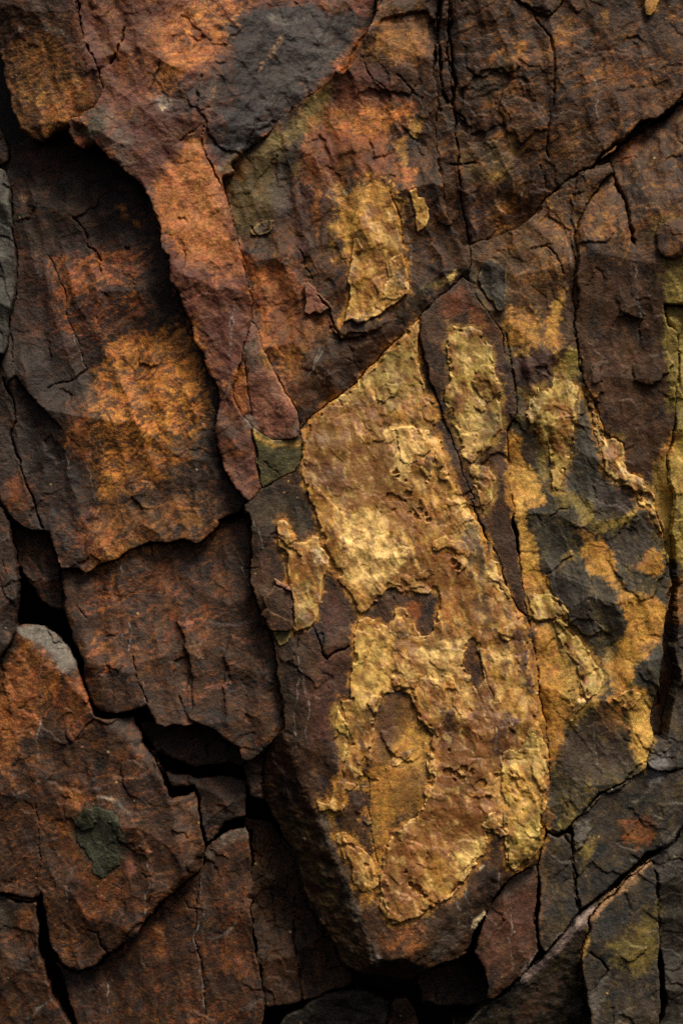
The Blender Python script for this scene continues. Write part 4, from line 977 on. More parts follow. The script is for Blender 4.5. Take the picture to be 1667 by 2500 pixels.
stain(t10((560, 560), (1300, 480), (1310, 1200), (1100, 1560), (480, 1500)), 'ink', .6, 20, 26, .97, noise='S')
stain(t10((620, 760), (900, 540), (700, 600), (560, 700), (480, 900), (420, 1200), (520, 1100), (580, 900)), 'ink', .8, 6, 14, .4, noise='S')
stain(t00((420, 0), (1200, -40), (1000, 300), (1000, 640), (760, 760), (560, 500)), 'maroon', .75, 20, 26, .75, noise='S')
stain(t00((480, 0), (1100, 0), (900, 300), (640, 400)), 'purple', .7, 16, 26, .85, noise='B')
stain(t00((760, 760), (1180, 700), (1100, 1000), (900, 1150)), 'purple', .6, 14, 22, .7, noise='S')
stain(t30((0, 0), (1000, 0), (1300, 300), (1250, 700), (700, 1250), (250, 900), (0, 860)), 'ink', .75, 20, 26, .9, noise='B')
stain(t30((400, 1400), (1300, 700), (1568, 500), (1750, 1700), (500, 1700)), 'ink', .75, 20, 26, .85, noise='S')
stain(t02((120, 0), (1700, 0), (1700, 450), (1050, 960), (700, 1180), (200, 1200)), 'ink', .7, 20, 26, .85, noise='S')
stain([(1540, 520), (1600, 500), (1600, 700), (1550, 690)], 'olive', .85, 8, 14, .4)
stain(t12((1430, 300), (1568, 260), (1568, 560), (1520, 540), (1470, 480)), (.27, .20, .045), .7, 8, 12, .4)
stain(tB((880, 640), (960, 700), (1000, 560), (1060, 420), (1098, 380), (1098, 1080), (1010, 1100), (970, 900)), (.30, .20, .042), .8, 4, 14, .4, noise='V')
stain(tB((200, 1180), (330, 1200), (400, 1330), (440, 1440), (360, 1440), (230, 1400), (200, 1300)), 'ochre', .8, 4, 12, .35)
stain(tB((440, 1650), (640, 1720), (700, 1600), (800, 1500), (830, 1580), (740, 1720), (640, 1860), (540, 1960), (460, 2080), (440, 2000), (500, 1860)), (.30, .20, .045), .75, 8, 14, .35)
stain(tC((740, 480), (800, 300), (900, 140), (1000, 110), (1060, 220), (1080, 420), (1000, 560), (800, 600)), 'gold', .75, 16, 22, .45, noise='V')
# stains within the crusts
for q, c, k in [
    (t11((540, 1130), (760, 1100), (1000, 1000), (1060, 1160), (1000, 1260), (780, 1300), (620, 1260)), 'amber', .5), (t11((640, 1420), (760, 1400), (780, 1470), (680, 1490)), 'purple', .7),
    (t11((960, 880), (1100, 860), (1080, 980), (980, 990)), 'amber', .7), (t11((1250, 1010), (1380, 1050), (1330, 1140), (1260, 1100)), 'amber', .6), (t11((530, 1180), (700, 1200), (760, 1290), (620, 1290), (520, 1260)), 'brown', .55),
    (t11((860, 880), (1000, 760), (1100, 700), (1060, 860), (920, 960)), 'olive', .4), (t11((1110, 1140), (1320, 1160), (1260, 1330), (1150, 1300)), 'pale', .5), (t11((960, 1340), (1180, 1280), (1180, 1600), (1000, 1620)), 'brown', .4),
    (t21((990, 270), (1100, 320), (1150, 420), (1060, 420)), 'pale', .65), (t21((1080, 130), (1250, 60), (1370, 200), (1250, 300)), 'amber', .5), (t21((1340, 330), (1520, 340), (1540, 440), (1420, 540), (1340, 420)), 'rust', .6),
    (t21((1080, 400), (1140, 410), (1140, 460), (1090, 460)), 'brown', .5), (t21((1400, 1330), (1480, 1350), (1500, 1500), (1450, 1600), (1410, 1560)), 'purple', .9), (t21((1430, 1450), (1568, 1400), (1568, 1700), (1440, 1700)), 'brown', .45),
    (tA((1060, 560), (1120, 500), (1190, 720), (1240, 960), (1180, 980), (1080, 780)), 'brown', .7), (tA((1300, 960), (1400, 980), (1380, 1160), (1260, 1240), (1320, 1100)), 'purple', .8), (tA((1140, 1040), (1240, 980), (1280, 1200), (1180, 1280)), 'brown', .75),
    (tA((900, 1280), (1100, 1230), (1200, 1340), (1080, 1420), (900, 1400)), 'brown', .45), (tA((880, 1440), (1060, 1400), (1140, 1600), (1000, 1680), (840, 1600)), 'brown', .6), (tA((1000, 1480), (1180, 1400), (1200, 1640), (1080, 1680)), 'purple', .35),
    (tA((560, 1960), (740, 1900), (760, 2080), (560, 2080)), 'brown', .55), (tA((700, 1900), (860, 1800), (900, 1960), (760, 2060)), 'amber', .5), (tA((1040, 1700), (1180, 1640), (1200, 1780), (1080, 1880)), 'pale', .45), (tA((600, 1650), (740, 1560), (760, 1640), (640, 1760)), 'pale', .35),
    (tA((1300, 1500), (1520, 1450), (1520, 1750), (1350, 1880), (1300, 1700)), (.30, .21, .05), .55), (tA((1130, 150), (1220, 60), (1240, 400), (1180, 520), (1130, 300)), 'slate', .7), (tA((1160, 300), (1250, 320), (1240, 440), (1180, 430)), 'umber', .5),
    (tA((1200, 0), (1270, 100), (1280, 200), (1200, 120)), 'pale', .75), (tA((1290, 250), (1360, 270), (1340, 380), (1280, 360)), 'slate', .5), (tA((860, 200), (980, 180), (1000, 440), (880, 400)), 'rust', .45), (tA((680, 440), (730, 500), (720, 530), (690, 490)), 'slate', .7),
    (tA((840, 560), (960, 580), (940, 640), (860, 640)), 'moss', .45), (tA((1240, 600), (1320, 560), (1360, 700), (1300, 800)), 'pale', .4), (tA((620, 720), (720, 690), (760, 740), (640, 740)), 'pale', .6), (tA((480, 880), (560, 840), (560, 940), (510, 960)), 'pale', .55),
    (t32((0, 100), (110, 80), (160, 60), (330, 120), (300, 260), (120, 240)), 'brown', .5), (t22((200, 1300), (330, 1220), (400, 1400), (260, 1420)), 'brown', .55),
    (tC((1020, 700), (1100, 680), (1140, 800), (1060, 830)), 'slate', .7), (tC((920, 620), (960, 620), (960, 760), (930, 760)), 'slate', .4), (tC((800, 560), (920, 540), (900, 720), (800, 760)), 'ochre', .5), (tC((780, 900), (1000, 800), (1060, 880), (900, 1000)), 'gold', .4), (tC((1000, 430), (1090, 400), (1090, 520), (1000, 530)), 'olive', .5),
    (t21((450, 390), (600, 370), (600, 420), (470, 440)), 'purple', .8), (t21((430, 240), (460, 330), (620, 380), (560, 460), (440, 440)), 'amber', .55), (t21((500, 520), (600, 520), (590, 600), (520, 600)), 'moss', .75), (t21((470, 680), (570, 690), (600, 760), (580, 800), (470, 830)), 'moss', .8),
    (t21((500, 620), (600, 600), (600, 680), (520, 680)), 'pale', .55), (t21((590, 310), (630, 320), (620, 400), (590, 370)), 'cream', .7), (t21((370, 220), (440, 220), (440, 270), (380, 260)), 'purple', .6),
    (t12((130, 1110), (300, 1120), (320, 1330), (220, 1380), (150, 1300)), 'pale', .7), (t12((200, 620), (340, 600), (330, 720), (240, 740)), (.30, .22, .05), .5), (t12((80, 640), (160, 560), (170, 700), (90, 800)), 'pale', .35),
    (t12((300, 1060), (420, 1000), (380, 1230), (310, 1250)), 'moss', .6), (t12((590, 980), (620, 960), (610, 1080), (570, 1080)), 'cream', .8), (t12((700, 1000), (860, 1000), (860, 1200), (760, 1220)), 'amber', .4), (t12((0, 1100), (100, 1400), (300, 1699), (150, 1699), (0, 1500)), 'gold', .4)]:
    stain(q, c, min(1, k * 1.2), 14, 22, .3, on='crust')


for q, c, k in [(((60, 230), (200, 195), (270, 330), (230, 420), (120, 410), (50, 330)), (.19, .088, .024), .85), (((60, 320), (150, 340), (130, 400), (70, 380)), 'purple', .5), (((200, 130), (285, 60), (300, 180), (230, 220)), 'olive', .6), (((70, 220), (180, 130), (260, 60), (280, 90), (160, 190)), (.30, .22, .06), .6),
    (((130, 430), (210, 420), (265, 540), (200, 610), (140, 570)), 'pale', .75), (((225, 250), (285, 300), (265, 360), (240, 330)), 'pale', .8), (((370, 390), (425, 440), (415, 490), (380, 450)), 'pale', .6), (((150, 680), (235, 690), (225, 800), (160, 870), (145, 780)), (.52, .34, .085), .7),
    (((290, 740), (410, 690), (420, 770), (330, 800)), 'pale', .5), (((475, 960), (560, 900), (562, 1080), (500, 1185), (478, 1100)), (.42, .29, .07), .7), (((375, 1130), (445, 1105), (425, 1180), (380, 1225)), 'pale', .65), (((450, 1000), (560, 940), (560, 1060), (490, 1120)), 'ochre', .5),
    (((330, 890), (470, 860), (490, 960), (450, 1015), (330, 1005)), (.17, .068, .02), .85), (((330, 1040), (455, 1015), (465, 1085), (370, 1150), (250, 1185), (220, 1140)), (.20, .078, .02), .8), (((215, 1150), (310, 1180), (300, 1285), (230, 1300)), (.19, .08, .024), .7),
    (((345, 850), (370, 855), (365, 930), (345, 915)), 'ink', .75), (((485, 850), (510, 880), (470, 950), (450, 920)), 'purple', .85), (((490, 670), (525, 700), (548, 830), (520, 800)), (.045, .026, .026), .85), (((400, 700), (440, 780), (460, 860), (420, 830)), (.15, .06, .02), .7),
    (((250, 560), (340, 540), (380, 600), (300, 650), (260, 610)), (.20, .085, .022), .65), (((180, 400), (240, 370), (300, 440), (240, 470)), (.21, .095, .025), .55), (((400, 450), (440, 470), (430, 560), (400, 540)), (.06, .045, .028), .8), (((120, 800), (160, 760), (150, 950), (115, 1040)), 'gold', .5)]:
    stain(tD(*q), c, min(.97, k * 1.15), 9, 20, .25, on='crust')

for x, y in [(575, 470), (600, 520), (640, 600), (700, 560), (690, 640), (740, 480), (655, 690), (530, 560)]:
    stain(t30(*ell(x, y, 7, 6)), 'tan', .6, 2, 2, .3)
stain(t30((470, 420), (540, 300), (640, 290), (780, 390), (790, 700), (650, 790), (560, 660), (470, 520)), 'lichen', .6, 8, 14, .6)
stain(t10((720, 620), (1000, 540), (1180, 500), (1290, 760), (1300, 1060), (1100, 1200), (760, 1480), (640, 1300), (640, 900)), 'glow', .75, 22, 26, .9, noise='S')
stain(t10((860, 1060), (1000, 960), (1180, 900), (1180, 1060), (1000, 1180)), (.60, .25, .045), .7, 8, 18, .9, noise='R')
stain(tD((640, 470), (690, 500), (710, 580), (660, 560), (640, 520)), 'ochre', .7, 8, 14, .4)
stain(tD((730, 590), (800, 610), (830, 650), (800, 720), (740, 760), (720, 840), (700, 760), (740, 680)), 'ochre', .8, 6, 12, .35)
stain(tD((745, 840), (790, 830), (800, 900), (780, 980), (750, 920)), 'gold', .7, 5, 10, .35)
stain(tD((560, 380), (640, 400), (660, 420), (590, 420)), 'olive', .7, 8, 14, .4)
stain(tD((580, 640), (620, 700), (690, 770), (660, 840), (620, 880), (600, 800)), (.36, .25, .055), .6, 6, 12, .4)
stain(tD((800, 330), (859, 300), (900, 320), (900, 560), (830, 530), (810, 430)), (.30, .21, .045), .75, 8, 14, .4, noise='V')
stain(tD((820, 0), (900, 0), (900, 160), (845, 170)), 'olive', .8, 8, 14, .4)
# pale hairlines
for q in [t10((430, 470), (470, 570), (500, 650), (545, 775)), t10((590, 1140), (575, 1330), (580, 1500), (600, 1600), (630, 1680)), t10((1490, 380), (1475, 560), (1465, 700)), t10((1450, 780), (1435, 960)), t10((430, 1300), (440, 1480)),
          t20((260, 1040), (250, 1200), (250, 1450), (255, 1680)), t20((775, 390), (750, 570), (765, 545)), t20((820, 780), (820, 960)), t20((755, 780), (780, 910)), t20((880, 1100), (930, 1290)), t20((1510, 360), (1560, 490)),
          t11((655, 645), (600, 750), (545, 840)), t11((80, 380), (60, 620), (50, 700)), t21((205, 140), (250, 230), (265, 310)), t21((130, 430), (180, 560)), t21((475, 1080), (480, 1200), (460, 1350), (475, 1640)), t21((490, 1000), (530, 1130), (550, 1400), (550, 1560)), t21((750, 520), (830, 650)),
          t12((1240, 120), (1270, 350), (1280, 600)), t12((870, 440), (875, 570)), t12((545, 120), (540, 240)), t12((810, 240), (815, 340)), t02((1000, 500), (1025, 580), (1030, 760)), t02((555, 1130), (560, 1340)), t02((880, 920), (885, 1070)), t02((850, 1560), (855, 1690)),
          t30((960, 620), (965, 800), (930, 1000)), t30((1265, 1040), (1265, 1260), (1295, 1420), (1305, 1600)), t30((395, 1020), (380, 1180)), t30((430, 820), (425, 930)), t30((680, 1460), (680, 1640)), t32((180, 800), (220, 1020)), t32((120, 900), (135, 1060)), t32((465, 940), (455, 1160), (480, 1360)), t32((380, 700), (395, 850)),
          t22((1000, 1480), (1020, 1690)), t22((330, 1240), (360, 1640)), t22((930, 420), (1010, 650)), t00((830, 420), (885, 520)), t30((590, 130), (605, 160)), tC((1130, 440), (1160, 580), (1170, 740)), tC((580, 1170), (500, 1350)), t30((1285, 780), (1300, 1000), (1310, 1200))]:
    vein(q)
rs = random.Random(5)
# ------------------------------------------------------------------ the stones, front to back
FINE = dict(big=10, sc=21, scs=150, sc2=1.0, ter=0.6, rip=1.2, rips=11, grain=0.85)
ROUGHB = dict(big=14, sc=30, scs=140, sc2=2.6, sc2s=40, ter=1.0, rip=0.9, grain=1.1, fold=7)
CALM = dict(big=7, sc=9, scs=140, sc2=0.6, ter=0.4, rip=0.8, rips=11, grain=0.8, fold=3)
DARKR = dict(big=12, sc=18, scs=90, sc2=2, ter=2, rip=1.0, grain=1.1, fold=6)

stone('rock_block', 'rounded rust brown block in the top left corner, above the black hollow', 'rock block',
      [(-135, -135), (172, -135), (176, 0), (186, 60), (200, 110), (224, 160), (236, 212), (226, 243), (203, 262), (172, 274), (162, 288)] + t00((450, 800), (390, 815), (330, 845), (265, 890), (215, 880), (170, 855), (120, 815), (100, 740), (60, 600), (20, 400), (-20, 250), (-370, 200)),
      132, (0.05, -0.16), [(12, 100, 20, 330, 122, 0.5), (40, 305, 170, 255, 126, 0.6)], 'rustbrown', dict(FINE, ang=-15), gap=3.5, rnd=12)
stone('rock_wedge', 'smooth pinkish wedge with a grey rim, where the arch and the yellow boulder meet', 'rock wedge',
      t11((185, 480), (215, 500), (240, 600), (262, 655), (330, 790), (400, 930), (455, 1010), (490, 1095), (502, 1185), (490, 1217), (380, 1240), (322, 1233), (262, 1200), (210, 1165), (160, 1110), (100, 1020), (70, 960), (100, 830), (130, 720), (160, 600)),
      104, (0.02, 0.02), [(590, 810, 690, 1000, 108, 0.35)], 'pink', dict(CALM, ang=50), gap=1.6, gapd=14, rnd=6, jag=0.05)
stone('rock_arch', 'great arching block, dark grey at the top and orange along its curved lower limb', 'rock block',
      [(150, -135), (890, -135), (868, 0), (862, 30), (848, 58), (826, 112), (800, 155), (788, 166), (770, 158), (754, 178), (722, 205), (690, 226), (640, 268), (600, 304), (562, 335), (546, 352), (528, 372), (538, 388), (520, 398)]
      + [(508, 405), (522, 455), (535, 510), (548, 560), (558, 610), (570, 650), (580, 695), (577, 740), (590, 800), (590, 900), (575, 990), (588, 1060), (594, 1097), (600, 1120), (573, 1151), (562, 1146)]
      + t10((1500, 1545), (1455, 1470), (1420, 1400), (1385, 1270), (1370, 1150), (1395, 1030), (1400, 960), (1390, 900), (1340, 830), (1310, 760), (1300, 690), (1240, 620), (1215, 480), (1170, 390), (1150, 305), (1090, 230), (1085, 90))
      + t00((1085, 1640), (1040, 1600), (1030, 1480), (1000, 1380), (960, 1270), (905, 1178), (865, 1140), (760, 1052), (700, 1020), (655, 965), (610, 922), (540, 962), (480, 930), (450, 870), (455, 800)) + [(150, 250), (170, 100)],
      104, (-0.09, -0.02), [(440, 330, 630, 0, 104, 0.30, 330), (548, 560, 508, 400, 98, 0.5)], 'warm', dict(ROUGHB, sc=27, sc2=2, ang=-28, folda=62, fold=7), gap=1.2, rnd=12)
stone('rock_slab', 'narrow grey slab with a pale ridged face, cut by the left edge of the picture', 'rock slab',
      t00((-360, 1050), (10, 1075), (30, 1085), (60, 1190), (72, 1380), (90, 1560), (100, 1699)) + t10((100, 100), (95, 250), (72, 400), (50, 550), (20, 690), (-360, 720)), 105, (-0.1, 0), [], 'greyrock', dict(DARKR, ang=70), gap=3)
stone('small_stone', 'small brown stone above the grey slab at the left edge', 'stone',
      t00((-360, 780), (0, 820), (20, 850), (55, 960), (52, 1020), (10, 1050), (-360, 1040)), 60, (0, 0), [], 'dark', dict(DARKR), gap=3, rnd=10)
stone('rock_slab', 'dark grey green slab left of the black triangular hollow', 'rock slab',
      t20((-360, 20), (0, 50), (40, 130), (60, 230), (90, 330), (100, 450), (112, 540), (106, 640), (98, 720), (92, 800), (75, 870), (30, 960), (0, 1000), (-360, 1010)), 92, (-0.2, 0), [], 'dark', dict(DARKR, ang=80), gap=4, rnd=8)
stone('rock_wall', 'broad sunken slab with a burnt orange glow, between the left edge and the arch', 'rock slab',
      t00((-360, 900), (60, 920), (430, 800), (950, 1000), (1200, 1500), (1250, 1699)) + t10((1350, 300), (1500, 800), (1568, 1200), (1590, 1620)) + [(548, 1176), (500, 1195)]
      + t20((1400, 150), (1330, 225), (1265, 280), (1210, 262), (1170, 250), (1095, 270), (1060, 275), (965, 265), (880, 300), (800, 335), (772, 365), (735, 385), (690, 395), (610, 430), (545, 472), (505, 440), (440, 435), (395, 450), (370, 380), (340, 300), (310, 205), (250, 195), (180, 188), (140, 170), (100, 138), (40, 60), (0, 0), (-20, -60), (-360, -80)),
      42, (0.05, 0.0), [(480, 700, 240, 330, 46, 0.10)], 'dark', dict(FINE, sc=22, fold=7, folds=70, folda=80, ang=-20), gap=2, rnd=5, ang=-24)
stone('rock_slab', 'large chocolate brown slab with a pointed overhanging foot beside the boulder', 'rock slab',
      [(150, 1290), (200, 1250), (300, 1200), (480, 1185), (520, 1196), (566, 1178), (576, 1230), (574, 1300), (577, 1349), (594, 1400), (612, 1440), (628, 1480), (634, 1520), (640, 1580), (648, 1640), (653, 1673)]
      + t21((360, 1500), (330, 1535), (262, 1602), (230, 1635), (200, 1660), (160, 1664), (130, 1648)) + t20((1530, 1585), (1480, 1555), (1430, 1520), (1340, 1450), (1250, 1415), (1190, 1440), (1110, 1430), (1050, 1450), (1000, 1428), (960, 1350), (935, 1310), (850, 1338), (750, 1364), (650, 1352), (595, 1310), (545, 1180), (540, 1050), (500, 960), (450, 830), (410, 740), (405, 640), (390, 520)),
      46, (0.02, 0.10), [(190, 1330, 232, 1640, 44, 0.45), (560, 1690, 640, 1600, 84, 0.25)], 'rustbrown', dict(FINE, big=11, ang=-6, folda=85), gap=3, gapd=34, rnd=9)
stone('rock_wedge', 'olive wedge with a yellow upper rim, beneath the pink wedge', 'rock wedge',
      t11((205, 1150), (330, 1200), (500, 1200), (520, 1250), (505, 1380), (470, 1440), (380, 1480), (260, 1545), (235, 1500), (215, 1380)), 84, (0, -0.05), [], 'olive', dict(CALM, ang=-30), gap=2.2, gapd=18, rnd=4)
stone('rock_strip', 'tall dark strip between the two long cracks, with an olive yellow plate on it', 'rock slab',
      [(968, 722), (1000, 688), (1042, 655), (1062, 636), (1085, 650)] + t12((240, 300), (300, 400), (380, 510), (420, 600), (450, 740), (490, 900), (505, 1000), (495, 1100), (440, 1185), (445, 1260), (455, 1400), (465, 1568), (490, 1699))
      + t22((470, 160), (500, 240), (520, 400), (540, 560), (550, 660), (590, 780)) + t22((520, 700), (470, 610), (420, 480), (380, 340), (320, 240), (290, 160), (240, 60), (215, 0)) + t12((240, 1620), (200, 1540), (150, 1380), (100, 1230), (50, 1120), (10, 990), (-20, 900)) + [(984, 870), (972, 800), (966, 755)],
      84, (0.02, 0.0), [], 'brownsmooth', dict(CALM, sc=6, scs=90, ang=60), gap=2.2, gapd=22, rnd=4,
      parts=[dict(name='mineral_plate', label='olive yellow plate with a bright pointed lower edge', pal='olivecrust', thick=9, jag=0.16,
                  pts=t12((90, 500), (150, 530), (200, 510), (270, 540), (300, 590), (350, 640), (352, 720), (360, 800), (390, 860), (415, 940), (405, 1060), (420, 1190), (330, 1290), (220, 1385), (180, 1360), (145, 1230), (90, 1130), (60, 1020), (50, 910), (80, 780), (55, 640)), rnd=5, rel=dict(big=3, sc2=1, ter=1.8), ramp=(1062, 680, 1075, 780),
                  subs=[dict(name='flake', pal='olivecrust', thick=5, pts=t12((240, 790), (300, 760), (370, 780), (390, 860), (415, 930), (370, 960), (330, 1005), (270, 960), (225, 890)), rim=.6)]),
             dict(name='mineral_plate', label='thin green yellow plate tapering downwards in the crack', pal='olivecrust', thick=5, pts=t12((210, 1400), (330, 1410), (375, 1490), (350, 1600), (300, 1690), (260, 1570), (220, 1480)), rnd=4),
             dict(name='mineral_plate', label='pale yellow lens beside the long crack', pal='creamcrust', thick=7, pts=t22((320, 240), (350, 320), (405, 440), (425, 540), (470, 610), (450, 640), (400, 560), (330, 500), (305, 380)), rnd=3)])
BOULDER = ([(560, 1160), (573, 1151)] + t11((260, 1545), (380, 1480), (470, 1440), (505, 1380), (520, 1250), (500, 1230)) + [(690, 985), (704, 968), (740, 938), (790, 900), (815, 882), (838, 852), (878, 815), (905, 785), (935, 752), (966, 722)]
      + [(980, 760), (990, 860), (1010, 930), (1040, 1000), (1060, 1060), (1100, 1160), (1130, 1230), (1160, 1290), (1190, 1370)] + t22((560, 700), (590, 830), (612, 930), (630, 1050), (645, 1200), (665, 1340), (690, 1480), (705, 1600), (708, 1699)) + t32((700, 60), (692, 300), (690, 480), (640, 690), (600, 695), (490, 745), (440, 800), (350, 920), (310, 1010), (260, 1080), (200, 1230), (150, 1262))
      + t31((1568, 1255), (1480, 1310), (1400, 1320), (1310, 1355), (1225, 1440), (1170, 1446), (1100, 1440), (1000, 1425), (920, 1410), (860, 1385)) + [(786, 2220), (745, 2145), (690, 2035), (636, 1905), (605, 1835), (600, 1780), (630, 1700), (600, 1500), (560, 1300)])
HOLES = [tA((395, 420), (430, 380), (470, 350), (530, 300), (600, 215), (650, 205), (690, 240), (720, 270), (790, 240), (880, 220), (900, 300), (890, 400), (880, 460), (830, 500), (800, 500), (760, 420), (700, 330), (650, 320), (640, 400), (600, 440), (540, 400), (490, 385), (440, 400)),
         tA((560, 890), (600, 830), (680, 820), (735, 850), (770, 920), (790, 1000), (830, 1030), (880, 1085), (870, 1160), (845, 1290), (850, 1370), (810, 1500), (780, 1570), (720, 1600), (640, 1660), (590, 1740), (570, 1810), (555, 1890), (520, 1870), (500, 1700), (480, 1550), (430, 1440), (460, 1300), (500, 1180), (525, 1090), (525, 980)),
         tA((1105, 505), (1140, 570), (1175, 700), (1180, 760), (1140, 830), (1100, 780), (1060, 680), (1055, 610))]
CR = dict(big=3, bigs=90, sc=5, scs=70, sc2=0.8, sc2s=26, ter=1.8, ters=80, rip=0.2, rips=18, grain=0.5, fold=2.0, folds=34, folda=70)
